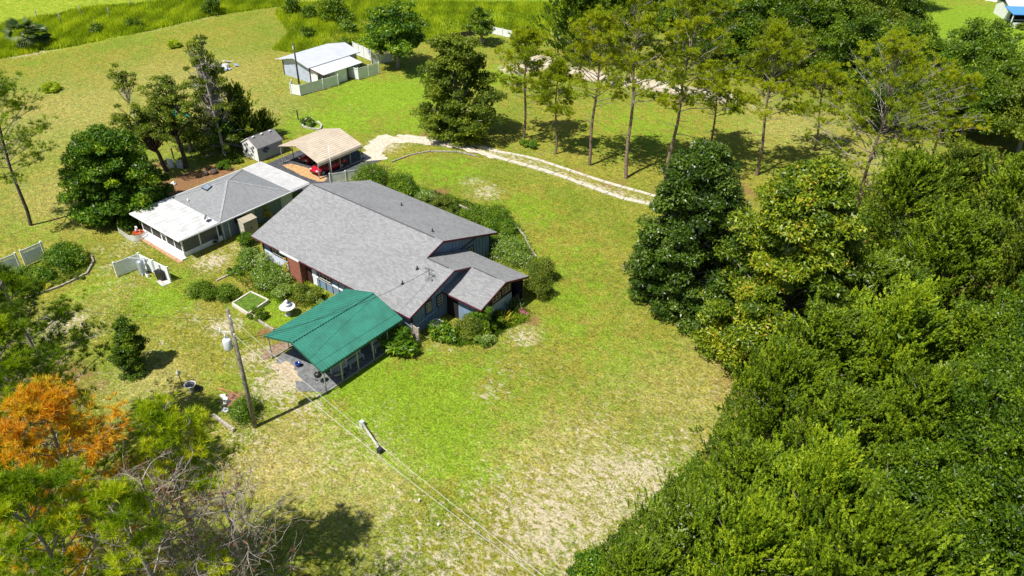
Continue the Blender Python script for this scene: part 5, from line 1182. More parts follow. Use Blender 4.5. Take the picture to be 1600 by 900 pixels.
def bush(name, loc, rx, ry, h, m, seed, label, n=2600, leaf=.13, group=None, cat='shrub', lump=.25, nc=None, stems=7, rz=0, asp=.55, m_bark=BARKG, extra=None, flat=.35):
    rs = np.random.RandomState(seed); rng = random.Random(seed); e = empty(name, loc, rz=rz, label=label, cat=cat, group=group)
    nc = nc or max(8, int(rx * ry * 10)); D = rdir(rs, nc); D[:, 2] = np.abs(D[:, 2]); rad = rs.uniform(.25, 1, nc) ** .5
    cr = min(rx, ry, h) * .42; P = np.stack([D[:, 0] * rad * (rx - cr * .6), D[:, 1] * rad * (ry - cr * .6), cr * .5 + D[:, 2] * rad * (h - cr * 1.1)], -1); P *= 1 + rs.uniform(-lump, lump, (nc, 1)) * np.array([.5, .5, .6])
    mb = MB()
    for i in range(min(stems, nc)): limb(mb, (P[i][0] * .1, P[i][1] * .1, 0), P[i], .035, .012, rng, .1, 3, 4)
    mb.build('stem', m_bark, e)
    k = max(1, n // nc); C = np.repeat(P, k, 0); N_ = nc * k; d = rdir(rs, N_); d[:, 2] = np.abs(d[:, 2]) * .9 - .3 * rs.uniform(0, 1, N_); d = unit(d)
    cc = cr * np.repeat(rs.uniform(.7, 1.3, nc), k)[:, None]; pos = C + d * cc * rs.uniform(0.1, 1, (N_, 1)) ** .5; pos[:, 2] = np.maximum(pos[:, 2], .04)
    T = np.repeat(rs.uniform(.2, .75, nc), k) + rs.normal(0, .18, N_)
    lv = Leaves(); lv.diamonds(pos, unit(d * .6 + rdir(rs, N_)), leaf * rs.uniform(.7, 1.3, N_), leaf * asp, T, rs, unit(d + np.array([0, 0, .5]) + rdir(rs, N_) * .7))
    lv.build('foliage', m, e)
    if extra:
        m2, cnt, sz = extra; ii = rs.randint(0, N_, cnt); lv = Leaves(); pp_ = pos[ii] + d[ii] * cr * .25; lv.diamonds(pp_, rdir(rs, cnt), sz, sz * .8, rs.uniform(0, 1, cnt), rs, d[ii] + np.array([0, 0, .6])); tag(lv.build('flowers', m2, e), kind='stuff')
    return e

def strapleaf(name, loc, r, h, m, seed, label, n=60, leafw=.12, cat='plant', group=None, segs=4, spread=1.0):
    """clump of long arching leaves"""
    rs = np.random.RandomState(seed); e = empty(name, loc, label=label, cat=cat, group=group); V = []; T = []
    for i in range(n):
        a = rs.uniform(0, 6.28); b = rs.uniform(.35, 1) * r * spread; hh = h * rs.uniform(.55, 1.0); o0 = rs.normal(size=2) * r * .25; tt = rs.uniform(0, 1); w_ = leafw * rs.uniform(.7, 1.2); dr = rs.uniform(.3, .9)
        side = np.array([-math.sin(a), math.cos(a), 0]); prev = None
        for s_ in range(segs + 1):
            t = s_ / segs; c = np.array([o0[0] + math.cos(a) * b * t, o0[1] + math.sin(a) * b * t, hh * (1.6 * t - dr * 1.05 * t * t) + .03]); ww = w_ * math.sin(PI * (t * .85 + .12)) * .5
            cur = (c - side * ww, c + side * ww)
            if prev is not None: V.append([prev[0], prev[1], cur[1], cur[0]]); T += [tt] * 4
            prev = cur
    V = np.array(V).reshape(-1, 3); F = np.arange(len(V)).reshape(-1, 4); np_mesh('leaves', V, F, m, e, dict(tint=np.array(T))); 
    mb = MB(); mb.lathe([(.08, 0), (.1, .15), (.03, .3)], (0, 0, 0), 8); mb.build('stem', BARKD, e)
    return e
def palm(name, loc, h, m, seed, label, nf=26, fl=1.6):
    rs = np.random.RandomState(seed); e = empty(name, loc, label=label, cat='palm'); mb = MB(); mb.tube([(0, 0, 0), (.1, 0, h * .5), (.05, .1, h)], [.22, .2, .2], 9); mb.build('trunk', BARKG, e); V = []; T = []
    for i in range(nf):
        a = rs.uniform(0, 6.28); el = rs.uniform(-.6, 1.2); d = np.array([math.cos(a) * math.cos(el), math.sin(a) * math.cos(el), math.sin(el)]); hub = np.array([.05, .1, h]) + d * fl * .55; tt = rs.uniform(0, 1); sd = unit(np.cross(d, [0, 0, 1])); u = np.cross(sd, d)
        for j in range(13):
            b = (j - 6) / 6 * 1.35; dd_ = d * math.cos(b) + sd * math.sin(b) - u * .15; tip = hub + dd_ * fl * .65 - np.array([0, 0, .18]); w_ = unit(np.cross(dd_, u)) * .10
            mid = hub + dd_ * fl * .35; V.append([hub, mid - w_, tip, mid + w_]); T += [min(1, max(0, tt + rs.normal(0, .1)))] * 4
    V = np.array(V).reshape(-1, 3); np_mesh('fronds', V, np.arange(len(V)).reshape(-1, 4), m, e, dict(tint=np.array(T))); return e

# ------------------------------------------------------------------ trees: the row of tall pines behind the drive
def g0(px, py, z=0): p = L(px, py, z); return (p.x, p.y, 0)
def lean_to(base, top, h):
    """horizontal shift that takes the top of a trunk h high from base to where it is seen"""
    a = L(*base); b = L(top[0], top[1], h); d = b - a
    k = min(1, 2.2 / (math.hypot(d.x, d.y) + 1e-6)); return (d.x * k, d.y * k)
PG = 'tall pines in the row behind the drive'
PR = [((818, 216), (825, 52), 13.6, 3.6, 'leftmost slim pine of the row beside the big olive cedar', dict(nb=34, c0=.42)),
      ((868, 240), (872, 98), 11.4, 2.2, 'thinnest small pine, second from the olive cedar', dict(nb=24, c0=.42)),
      ((921, 258), (942, 25), 17.6, 4.3, 'tall full pine, third from the olive cedar, with reddish tips', dict(nb=42, c0=.45, tone=.15)),
      ((978, 279), (1000, -12), 20.4, 3.9, 'tall pine with a straight bare trunk and thin dry top', dict(nb=40, c0=.42, bare=.4)),
      ((1039, 283), (1095, -5), 20.4, 5.0, 'broad leaning pine next to the dark magnolia', dict(nb=50, c0=.4)),
      ((1112, 232), (1122, 108), 10.4, 3.2, 'shorter pine whose trunk stands behind the dark magnolia', dict(nb=26, c0=.4)),
      ((1182, 274), (1218, 45), 17.2, 4.2, 'pine with a slightly leaning trunk behind the yellowing magnolia', dict(nb=38, c0=.42)),
      ((1272, 236), (1292, 108), 10.8, 3.6, 'small pine between the leaning pine and the bare branched pine', dict(nb=26, c0=.35)),
      ((1335, 338), (1412, 72), 18.8, 6.2, 'large open pine with bare grey branches right of the magnolias', dict(nb=56, c0=.28, bare=.5, deadlow=10)),
      ((1450, 275), (1495, 118), 12.6, 3.8, 'rightmost small pine with bare twigs at the wood edge', dict(nb=30, c0=.35, bare=.35))]
for i, (b_, t_, h, r_, lb, kw) in enumerate(PR):
    kw['nb'] = int(kw['nb'] * 1.22); pine('pine_tree', tuple(L(*b_)), h, r_ * 1.25, LF_PINE, 100 + i, lb, group=PG, lean=lean_to(b_, t_, h), **kw)
# ---- middle trees on the lawn
broadleaf('cedar_tree', g0(716, 214), 13.4, 5.4, 5.0, LF_DCEDAR, 201, 'big olive cedar with grey branches at the bend of the drive', nc=150, nl=230, leaf=.27, cr=1.05, zlow=.0, shape=lambda t: (1 - t) ** .42 * np.minimum(1, .75 + t * 1.0) + .1)
broadleaf('oak_tree', g0(622, 106), 9.8, 5.2, 5.0, LF_BRIGHT, 202, 'rounded bright green oak beside the barn', nc=110, nl=110, leaf=.36, cr=1.15, zlow=.1)
broadleaf('small_tree', g0(752, 68), 5.6, 2.6, 2.4, LF_OAK, 203, 'small dark tree by the meadow fences', nc=36, nl=90, leaf=.3, cr=.8)
# ---- left group
broadleaf('broadleaf_tree', g0(192, 336), 9.6, 4.9, 5.0, LF_BRIGHT, 210, 'dense bright green broadleaf tree left of the guest house', nc=230, nl=230, leaf=.27, cr=.95, zlow=.0, shape=lambda t: (1 - t) ** .38 * np.minimum(1, .82 + t * .8) + .05)
broadleaf('cedar_tree', g0(291, 262), 10.6, 3.3, 3.0, LF_DCEDAR, 211, 'dark trunked cedar leaning left behind the straw bed', nc=80, nl=110, leaf=.22, cr=.62, zlow=.40, lean=lean_to((291, 262), (240, 112), 10.6), bark=BARKD, limbs=1, fill=4)
broadleaf('cedar_tree', g0(262, 268), 8.6, 3.5, 3.0, LF_DCEDAR, 212, 'second leaning cedar beside the bright broadleaf tree', nc=76, nl=110, leaf=.22, cr=.62, zlow=.36, lean=lean_to((262, 268), (200, 165), 8.6), bark=BARKD, limbs=1, fill=4)
broadleaf('cedar_tree', g0(352, 240), 14.0, 4.2, 3.8, LF_DCEDAR, 213, 'tallest cedar with bleached bare branches near the shed', nc=150, nl=115, leaf=.22, cr=.62, zlow=.03, lean=lean_to((352, 240), (300, 50), 13.2), bark=DEADW, trunk_r=.34, shape=lambda t: (1 - t) ** .75 * np.minimum(1, .7 + t) + .16, limbs=1, fill=4)
cedar('cedar_tree', g0(382, 225), 7.4, 2.8, LF_DCEDAR, 214, 'dark cedar behind the grey garden shed', nb=60, ns=10, nlf=22, leaf=.22, zlow=.1, bare=.1, spl=.9)
cedar('cedar_tree', g0(416, 214), 3.2, 1.5, LF_DCEDAR, 215, 'small low dark cedar just behind the shed roof', nb=30, ns=8, nlf=20, leaf=.2, spl=.6)
broadleaf('dying_tree', g0(214, 196), 7.6, 1.7, 1.6, LF_DCEDAR, 216, 'thin bleached tree leaning left with sparse sprays', nc=30, nl=80, leaf=.2, cr=.5, zlow=.45, lean=lean_to((214, 196), (146, 80), 7.6), bark=DEADW, trunk_r=.16, limbs=1, fill=4)
broadleaf('small_tree', g0(352, 236), 4.6, 2.4, 2.2, LF_BRIGHT, 217, 'bright light green small tree below the tallest cedar', nc=40, nl=100, leaf=.24, cr=.75)
broadleaf('small_tree', g0(300, 235), 3.8, 2.6, 2.0, LF_DCEDAR, 218, 'shady understorey tree between the leaning trunks', nc=34, nl=90, leaf=.22, cr=.8)
pine('pine_tree', g0(48, 352), 15.0, 5.2, LF_PINEN, 220, 'pine at the left edge with a bare leaning trunk', nb=46, c0=.36, nt=16, needle=.4, nw=.045, lean=(.6, .5), bark=BARKD, bare=.1, shape=.6)
# ---- far background trees
BG = [((880, 112), 'conif', 12.5, 5.2, 'dark dense conical cedar beyond the pine row'), ]
cedar('cedar_tree', g0(900, 95), 12.5, 6.4, LF_OAK, 230, 'dark dense conical cedar beyond the pine row', nb=130, ns=13, nlf=20, leaf=.32, spl=1.1, zlow=.02)
cedar('cedar_tree', g0(960, 70), 12, 5.5, LF_OAK, 231, 'second dark cedar behind the dry topped pine', nb=110, ns=12, nlf=20, leaf=.32, spl=1.1, zlow=.02)
protos = []
def far_oak(seed, m, r=6, h=11, nc=90): 
    return dict(seed=seed, m=m, r=r, h=h, nc=nc)
FO = [(1075, 85, 11, 6, LF_OAK, 'dark oak beyond the broad leaning pine'), (1130, 105, 11, 6, LF_OAK, 'dark oak beyond the lane, behind the shorter pine'), (1185, 75, 12, 6.5, LF_OAK, 'round oak at the top, left of the open meadow gap'),
      (1215, 130, 9, 5, LF_DCEDAR, 'olive tree behind the pine with the leaning trunk'), (1280, 95, 12, 6.5, LF_OAK, 'tall oak right of the meadow gap at the top'), (1340, 80, 12, 6.5, LF_DCEDAR, 'olive oak behind the bare branched pine'), (1330, 145, 11, 6, LF_OAK, 'dark oak at the lane end behind the small pine'),
      (1395, 60, 10, 5, LF_OAK, 'dark oak at the corner of the far green lawn'), (1425, 14, 10, 4.6, LF_OAK, 'oak shading the far green lawn'), (1395, 150, 11, 6.5, LF_OAK, 'oak directly behind the bare grey branches'), (1455, 165, 10, 6, LF_SHRUB, 'mid green oak left of the broad olive oak'),
      (1510, 150, 11, 6.2, LF_SHRUB, 'broad olive oak below the far green lawn'), (1560, 195, 9.5, 5.5, LF_OAK, 'dark oak near the right edge below the olive oak'), (1612, 172, 8, 5, LF_BRIGHT, 'bright green tree cut by the right edge'), (1240, 40, 10, 6, LF_OAK, 'distant oak at the top edge by the meadow gap'),
      (1330, 20, 11, 7, LF_OAK, 'distant oak on the top edge among the oaks'), (1120, 30, 11, 6.5, LF_OAK, 'distant oak on the top edge behind the leaning pine'), (1590, 240, 11, 6, LF_DCEDAR, 'olive tree at the right edge above the cedar wood'), (1385, 205, 8, 5, LF_OAK, 'low dark oak under the bare branched pine'), (1040, 40, 11, 5.5, LF_DCEDAR, 'olive tree at the top edge behind the dry topped pine'),
      (1500, 215, 9, 5.5, LF_OAK, 'dark tree behind the rightmost small pine')]
pr = {}
for i, (px, py, h, r_, m, lb) in enumerate(FO):
    key = m.name; base = pr.get(key)
    hh, rr_ = 11.0, 6.0
    if base is None or (key == 'oak_foliage' and i in (4, 9)):
        t_ = broadleaf('oak_tree', g0(px, py), hh, rr_, rr_, m, 300 + i, lb, nc=130, nl=120, leaf=.30, cr=1.35, zlow=.03, group='oaks beyond the pine row'); pr[key] = t_
    else:
        t_ = copy_tree(base); t_.location = g0(px, py); t_.rotation_euler = (0, 0, i * 1.9); t_['label'] = lb
    t_.scale = (r_ / rr_, r_ / rr_, h / hh)
# ---- magnolias
mag_shape = lambda t: (1 - t) ** .5 * np.minimum(1, .8 + t * 1.1) + .06
broadleaf('magnolia_tree', g0(1064, 478), 15.8, 5.0, 4.8, LF_MAG, 401, 'dark glossy magnolia at the lawn edge, left of the yellowing one', nc=270, nl=300, leaf=.245, cr=.95, zlow=.02, shape=mag_shape)
broadleaf('magnolia_tree', g0(1207, 553), 17.2, 6.9, 6.6, LF_MAGY, 402, 'larger magnolia with yellow and rust coloured leaves', nc=380, nl=290, leaf=.255, cr=1.05, zlow=.02, shape=mag_shape)
# ---- the cedar and oak wood on the right
RG = 'trees of the wood on the right'
W_ = [ # crown centre px, z of centre, height, radius, kind, label
      (1410, 330, 7, 12, 5.4, 'A', 'feathery cedar right of the yellowing magnolia top'),
      (1500, 280, 7, 12, 5.6, 'D', 'olive cedar at the upper right behind the wood'),
      (1585, 330, 7, 12.5, 5.6, 'A', 'cedar cut by the right edge below the olive tree'),
      (1365, 450, 8, 13, 5.4, 'S', 'cedar with silvery wind blown sprays right of the magnolia'),
      (1480, 420, 8, 13.5, 5.6, 'A', 'olive green cedar in the middle of the wood'),
      (1590, 450, 8, 13.5, 5.4, 'D', 'dark cedar at the right edge in mid height'),
      (1290, 560, 7, 12.5, 5.2, 'A', 'cedar in front of the yellowing magnolia foot'),
      (1400, 560, 8, 13.5, 5.0, 'B', 'bright green cedar at the centre of the wood'),
      (1510, 560, 8, 14, 5.2, 'A', 'tall cedar above the dark oaks'),
      (1600, 590, 8, 14, 4.8, 'O', 'dark oak at the right edge above the corner'),
      (1215, 640, 6, 10.5, 3.9, 'A', 'cedar at the lawn edge where the wood bulges out'),
      (1320, 680, 8, 13, 4.6, 'A', 'olive cedar behind the lawn edge bulge'),
      (1430, 690, 8, 13.5, 4.6, 'A', 'cedar left of the dark oaks'),
      (1180, 745, 7, 11, 4.0, 'A', 'olive cedar bulging over the sandy lower lawn edge'),
      (1285, 800, 9, 14, 4.2, 'B', 'bright yellow green cedar near the bottom edge'),
      (1530, 705, 9, 14, 4.6, 'O', 'dark oak with pale twigs in the lower right'),
      (1445, 830, 9, 14, 4.4, 'O', 'dark green oak at the bottom of the wood'),
      (1570, 850, 9, 14, 4.4, 'O', 'dark oak in the bottom right corner'),
      (1085, 830, 6, 10.5, 3.7, 'S', 'grey green cedar at the lower tip of the wood'),
      (1175, 880, 7.5, 12, 3.9, 'B', 'bright cedar on the bottom edge of the wood'),
      (1350, 920, 9, 14, 4.4, 'A', 'cedar cut by the bottom edge beside the dark oaks'),
      (1000, 905, 5, 8.5, 3.0, 'A', 'low cedar at the bottom edge next to the lawn'),
      (1640, 740, 9, 14, 4.6, 'O', 'oak mostly outside the right edge')]
wproto = {}
def wood_proto(kind, seed, loc, lb):
    if kind == 'O': return broadleaf('oak_tree', loc, 14, 5.2, 5.2, LF_OAK, seed, lb, nc=190, nl=360, leaf=.18, cr=1.05, zlow=.05, group=RG)
    m = {'A': LF_CEDAR, 'B': LF_CEDAR2, 'S': LF_SILVER, 'D': LF_DCEDAR}[kind]
    return cedar('cedar_tree', loc, 13, 5.0, m, seed, lb, nb=125, ns=26, nlf=30, leaf=.17, wind=(.12, .1, 0), group=RG, spl=.62, shape=.6, zlow=.0)
nuse = {}
for i, (px, py, zc, h, r_, kd, lb) in enumerate(W_):
    p = L(px, py, zc); loc = (p.x, p.y, 0); u_ = nuse.get(kd, 0); nuse[kd] = u_ + 1
    if kd not in wproto or (kd in 'AB' and u_ == 2):
        t_ = wood_proto(kd, 500 + i, loc, lb); wproto[kd] = t_
    else:
        t_ = copy_tree(wproto[kd]); t_.location = loc; t_['label'] = lb; t_.rotation_euler = (0, 0, (i * .37) % .9 - .45)
    h *= (1.08, .90, 1.03, .86, 1.0)[i % 5]
    hb = 14 if kd == 'O' else 13; rb_ = 5.2 if kd == 'O' else 5.0
    t_.scale = (r_ / rb_, r_ / rb_, h / hb)
bush('shrub', g0(915, 893), 1.3, 1.2, 1.9, LF_BRIGHT, 610, 'small bright bush at the bottom tip of the wood', n=2600, leaf=.14)
# ---- pines at the lower left, close to the camera
def atop(px, py, z): p = L(px, py, z); return (p.x, p.y, 0)
NP = [(40, 520, 11, 15, 4.2, LF_PINEN, 'dark green pine crown at the left edge below the garden bed', dict(nb=44, tone=-.15, c0=.35)),
      (20, 600, 11, 15, 3.6, LF_PINEN, 'second dark pine crown at the left edge', dict(nb=40, tone=-.1, c0=.35)),
      (88, 700, 14, 17.0, 4.7, LF_PINEO, 'pine with orange and rust needles at the lower left', dict(nb=60, tone=0, c0=.28)),
      (262, 705, 12, 14.6, 3.5, LF_PINEN, 'bright green pine between the orange pine and the power pole', dict(nb=34, tone=.15, c0=.42, bare=.3)),
      (60, 840, 14, 17, 4.0, LF_PINEN, 'dense green pine in the bottom left corner', dict(nb=44, tone=.1, c0=.4)),
      (215, 860, 13, 16.5, 3.2, LF_PINEN, 'half bare pine on the bottom edge among dead branches', dict(nb=30, tone=.1, c0=.4, bare=.7)),
      (-30, 740, 13, 16.5, 3.8, LF_PINEN, 'pine cut by the left edge beside the orange pine', dict(nb=36, c0=.4))]
for i, (px, py, zc, h, r_, m, lb, kw) in enumerate(NP):
    pine('pine_tree', atop(px, py, zc), h, r_, m, 700 + i, lb, group='pines at the lower left', needle=.36, nw=.034, k=22, nt=17, bark=BARKG, deadlow=12, **kw)
# dead branched pine
def dead_tree(name, loc, h, r, seed, label, nb=30, m=None, needles=True, lean=(0, 0)):
    m = m or (mat('dead_twigs', (.34, .285, .245), .9, .25, 5) if needles else DEADW)
    rng = random.Random(seed); rs = np.random.RandomState(seed); e = empty(name, loc, label=label, cat='tree'); mb = MB()
    mb.tube([V3((lean[0] * i / 7, lean[1] * i / 7, h * i / 7)) for i in range(8)], [.2 * (1 - .8 * i / 7) for i in range(8)], 8, cap=False); mb.build('trunk', BARKG, e); lb = MB(); TC = []; TA = []
    def grow(p, d, l, r_, dep):
        n = 4; pts = [p]; dd_ = d.copy()
        for i in range(n):
            dd_ = (dd_ + V3((rng.gauss(0, .22), rng.gauss(0, .22), rng.gauss(.03, .2)))).normalized(); pts.append(pts[-1] + dd_ * l / n)
        lb.tube(pts, [r_ * (1 - .6 * i / n) for i in range(n + 1)], 5 if dep < 2 else 3, cap=False)
        if dep >= 3: TC.append(pts[-1]); TA.append(dd_); return
        for j in range(rng.randint(4, 6)):
            k_ = rng.randint(1, n); q_ = pts[k_]; nd = (dd_ * .7 + V3((rng.gauss(0, .6), rng.gauss(0, .6), rng.gauss(.1, .5)))).normalized(); grow(q_, nd, l * rng.uniform(.4, .65), r_ * .55, dep + 1)
    for i in range(nb):
        z = h * (.45 + .55 * i / nb); a = i * 2.4 + rng.uniform(-.4, .4); d = V3((math.cos(a), math.sin(a), rng.uniform(.1, .7))).normalized(); grow(V3((lean[0] * z / h, lean[1] * z / h, z)), d, r * rng.uniform(.5, .95) * (1.1 - .5 * i / nb), .034, 1)
    lb.build('branches', m, e)
    if needles:
        nd = Needles(); ii = rs.randint(0, len(TC), int(len(TC) * .22)); nd.tufts(np.array(TC)[ii], np.array(TA)[ii] * .3 + np.array([0, 0, -.4]), 14, .2, .018, rs.uniform(0, 1, len(ii)), rs, 1.0); nd.build('crown', LF_PINER, e)
    return e
dead_tree('dead_pine', atop(235, 790, 13), 15, 3.8, 801, 'bleached dead branches at the lower left, left one of two', nb=34)
dead_tree('dead_pine', atop(360, 815, 11), 13, 4.0, 802, 'dead pine with pink grey twigs over the lawn shadow', nb=34)
pine('pine_tree', atop(585, 1050, 10), 13, 3.3, LF_PINEN, 803, 'pine on the bottom edge mostly cut off, casting the round shadow on the lawn', nb=34, nt=10, k=26, needle=.38, nw=.03, bare=.3)
dead_tree('snag', tuple(V3(g0(352, 240)) + (V3((0, 0, 0)) - V3(g0(352, 240))).normalized() * 2.2), 12.6, 2.0, 830, 'bleached bare trunk rising in front of the tallest cedar', nb=16, needles=False, lean=lean_to((352, 240), (304, 70), 12.6))
for k_, (px, py) in enumerate(((60, 34), (96, 38), (128, 26), (172, 28), (205, 12), (236, 8), (18, 50), (284, 6))):
    p = L(px, py); e = empty('fence_post', tuple(p), label='thin grey fence post in the far tall grass, ' + ('just right of the palms', 'second right of the palms', 'above the left round bush', 'between the two round bushes', 'above the right round bush', 'right of the right round bush', 'above the palms at the edge', 'near the bush at the mown end')[k_], cat='post', group='wire fence posts across the meadow'); mb = MB(); mb.tube([(0, 0, -.2), (.05, 0, 2.0)], .09, 7); mb.build('post', BARKG, e)
# ---- small conifer on the lawn and other single plants
broadleaf('young_tree', g0(212, 576), 4.9, 1.55, 1.5, LF_OAK, 810, 'small dark evergreen standing alone on the lawn', nc=80, nl=210, leaf=.12, cr=.42, zlow=.0, trunk_r=.08, shape=lambda t: (1 - t) ** .6 * np.minimum(1, .7 + t) + .1)
palm('palm_clump', g0(42, 76), 2.6, LF_PALM, 820, 'grey green palm in the tall grass at the top left', nf=34, fl=2.6)
palm('palm_clump', g0(62, 70), 1.8, LF_PALM, 821, 'smaller palm growing beside the taller palm', nf=22, fl=1.9)
# ------------------------------------------------------------------ shrubs
SB = [  # px, py, rx, ry, h, material, n, leaf, label, extras
      (152, 52, 1.6, 1.4, 1.7, LF_OAK, 1200, .3, 'round dark bush in the tall grass, left one of two', {}),
      (211, 42, 1.9, 1.4, 1.6, LF_OAK, 1200, .3, 'round dark bush in the tall grass, right one of two', {}),
      (333, 22, 2.2, 2.0, 3.4, LF_OAK, 1500, .35, 'dark bush at the end of the mown edge', {}),
      (80, 142, 1.9, 1.6, 1.1, LF_GRASS, 2600, .3, 'lone low green clump on the far left lawn', {}),
      (272, 74, 1.6, 1.4, 1.2, LF_GRASS, 1800, .3, 'grassy clump above the tallest cedar', {}),
      (458, 20, 2.0, 2.0, 3.2, LF_OAK, 1500, .35, 'dark bush in the meadow above the barn, leftmost', {}),
      (484, 28, 1.8, 1.6, 2.4, LF_OAK, 1300, .35, 'small dark bush second in the meadow above the barn', {}),
      (524, 34, 3.6, 3.0, 5.0, LF_OAK, 3200, .4, 'largest dark bush in the meadow above the barn', {}),
      (480, 58, 1.5, 1.5, 2.0, LF_OAK, 1200, .3, 'dark bush right behind the barn roof', {}),
      (545, 50, 1.8, 1.6, 2.2, LF_SHRUB, 1400, .35, 'spiky bush behind the barn roof ridge', {}),
      (540, 72, 1.1, 1.1, 1.6, LF_OAK, 900, .28, 'small bush at the barn back corner', {}),
      (483, 196, 1.1, 1.0, 1.3, LF_SHRUB, 1400, .2, 'shrub with white blooms inside the stone ring', dict(extra=(LF_WHITE, 60, .16))),
      (585, 287, 2.6, 2.2, 2.6, LF_SHRUB, 7000, .17, 'large flowering shrub at the far house corner', dict(extra=(LF_PINK, 90, .15))),
      (629, 298, 1.7, 1.4, 2.0, LF_SHRUB, 3600, .16, 'dark green shrub second along the flower bed', {}),
      (640, 304, 1.3, 1.1, 1.3, LF_BRIGHT, 2600, .15, 'bright green shrub third along the flower bed', {}),
      (667, 310, 1.3, 1.0, .9, LF_SHRUBG, 2200, .13, 'low grey green shrub mid way along the flower bed', dict(extra=(LF_WHITE, 50, .1))),
      (688, 318, 1.4, 1.0, .9, LF_SHRUBO, 2400, .13, 'low olive mound by the conical shrub', {}),
      (711, 334, .75, .7, 1.8, LF_OAK, 2600, .11, 'small conical evergreen in the flower bed', {}),
      (733, 342, 1.3, 1.0, 1.0, LF_SHRUB, 2200, .14, 'low mixed shrub right of the conical evergreen', {}),
      (768, 345, 2.4, 1.9, 1.3, LF_SHRUB, 4600, .15, 'spreading green shrub along the lawn side', {}),
      (785, 362, 1.9, 1.6, 1.2, LF_BRIGHT, 3600, .14, 'bright low shrub next to the timber edging', {}),
      (762, 352, 1.4, 1.0, .8, LF_SHRUB, 2200, .14, 'small green mound between the spreading shrubs', {}),
      (770, 385, 1.3, 1.2, 1.2, LF_SHRUB, 2400, .13, 'green shrub under the far roof corner', {}),
      (798, 405, 2.3, 1.9, 1.9, LF_SHRUBG, 6500, .14, 'shrub speckled with white blooms by the blue wing', dict(extra=(LF_WHITE, 160, .1))),
      (840, 462, 1.6, 1.5, 3.0, LF_SHRUBO, 8500, .11, 'tall clipped olive hedge shrub at the wing corner, near one', {}),
      (845, 440, 1.8, 1.5, 2.6, LF_SHRUBO, 7000, .12, 'tall olive hedge shrub behind the clipped one', {}),
      (756, 518, 1.4, 1.2, 2.9, LF_BRIGHT, 6500, .13, 'upright bright green shrub before the wing gable', {}),
      (736, 520, 1.7, 1.3, 1.9, LF_SHRUBO, 5600, .12, 'brownish twiggy shrub before the upright bright one', dict(extra=(LF_PINK, 30, .1))),
      (756, 536, 1.2, .9, .9, LF_SHRUBG, 2800, .12, 'low grey shrub at the lawn edge of the corner bed', {}),
      (818, 492, .6, .5, .6, LF_PINK, 500, .1, 'small purple pink plant at the bed end', {}),
      (775, 500, 1.2, 1.0, 1.0, LF_OAK, 2200, .13, 'dark shrub under the wing windows', {}),
      (480, 464, 1.8, 1.1, 1.1, LF_SHRUBO, 6000, .11, 'olive rounded shrub before the brick chimney breast', {}),
      (399, 414, 1.7, 1.5, 1.5, LF_SHRUBG, 7500, .15, 'tall pale flowering bush at the house corner', dict(extra=(LF_WHITE, 120, .12))),
      (424, 441, 2.0, 1.9, 1.5, LF_SHRUBG, 9500, .15, 'large grey green flowering mass in the middle of the bed', dict(extra=(LF_WHITE, 140, .12))),
      (440, 457, 1.6, 1.2, 1.0, LF_SHRUBG, 5500, .14, 'lower flowering bush at the lawn end of the bed', {}),
      (388, 382, 1.1, 1.0, 1.3, LF_BRIGHT, 2500, .14, 'bright bush under the house roof corner', {}),
      (320, 462, 1.7, 1.3, 1.3, LF_SHRUB, 6500, .12, 'left half of the long dark shrub row', {}),
      (352, 462, 1.7, 1.2, 1.1, LF_SHRUB, 6000, .12, 'right half of the long dark shrub row', {}),
      (367, 428, 1.1, .8, .6, LF_BRIGHT, 1800, .12, 'low bright plant by the short timber', {}),
      (404, 496, 1.2, 1.0, .7, LF_OAK, 2400, .12, 'low dark plant beside the raised bed', {}),
      (497, 470, 1.6, .7, .7, LF_SHRUBG, 2600, .12, 'low flowering plants along the house near the carport', dict(extra=(LF_WHITE, 60, .1))),
      (385, 648, 1.6, 1.4, 1.5, LF_SHRUB, 6000, .12, 'dark leafy shrub at the foot of the power pole', {}),
      (104, 412, 2.4, 2.0, 2.2, LF_BRIGHT, 9000, .16, 'large round green bush right of the white fence panel', {}),
      (65, 432, 1.5, 1.1, .9, LF_BRIGHT, 3200, .14, 'bright low shrub under the white fence panels', {}),
      (38, 436, 1.4, 1.1, 1.1, LF_SHRUB, 2800, .14, 'green shrub at the left end of the edged bed', {}),
      (68, 450, .8, .6, .5, LF_YEL, 700, .1, 'small yellow green mound in the edged bed', {}),
      (118, 437, 1.0, .7, .5, LF_SHRUBO, 1200, .12, 'low olive plants along the dark timber edging', {}),
      (826, 228, 1.5, 1.1, .9, LF_BRIGHT, 2400, .17, 'bright low bush at the foot of the leftmost pine', {}),
      (352, 262, 1.2, 1.0, .9, LF_BRIGHT, 1800, .18, 'small green bush behind the straw bed', {}),
      (250, 312, 1.5, 1.2, 1.3, LF_BRIGHT, 2400, .2, 'young bright bush at the guest house back eave', {}),
      (360, 250, 2.0, 1.2, 1.0, LF_OAK, 2200, .2, 'dark low undergrowth near the shed front', {}),
      (420, 345, .6, .5, 1.9, LF_YEL, 900, .12, 'thin yellow green plant between the houses', {}),
      (1430, 395, 2.6, 2.2, 3.0, LF_SHRUB, 3000, .2, 'shrubby growth filling the gap behind the cedars', {}),
      (1558, 44, 1.6, 1.0, 1.3, LF_SHRUBO, 900, .3, 'brownish shrub beside the far blue canopy', {}),
      (1595, 46, 1.4, 1.0, 1.2, LF_SHRUBO, 900, .3, 'second brownish shrub before the far white house', {})]
for i, (px, py, rx, ry, h, m, n, lf, lb, kw) in enumerate(SB):
    if 620 < px < 832 and 290 < py < 412: rx, ry, h, n = rx * 1.2, ry * 1.2, h * 1.12, int(n * 1.3)
    bush('shrub', g0(px, py), rx, ry, h, m, 900 + i, lb, n=n, leaf=lf, **kw)
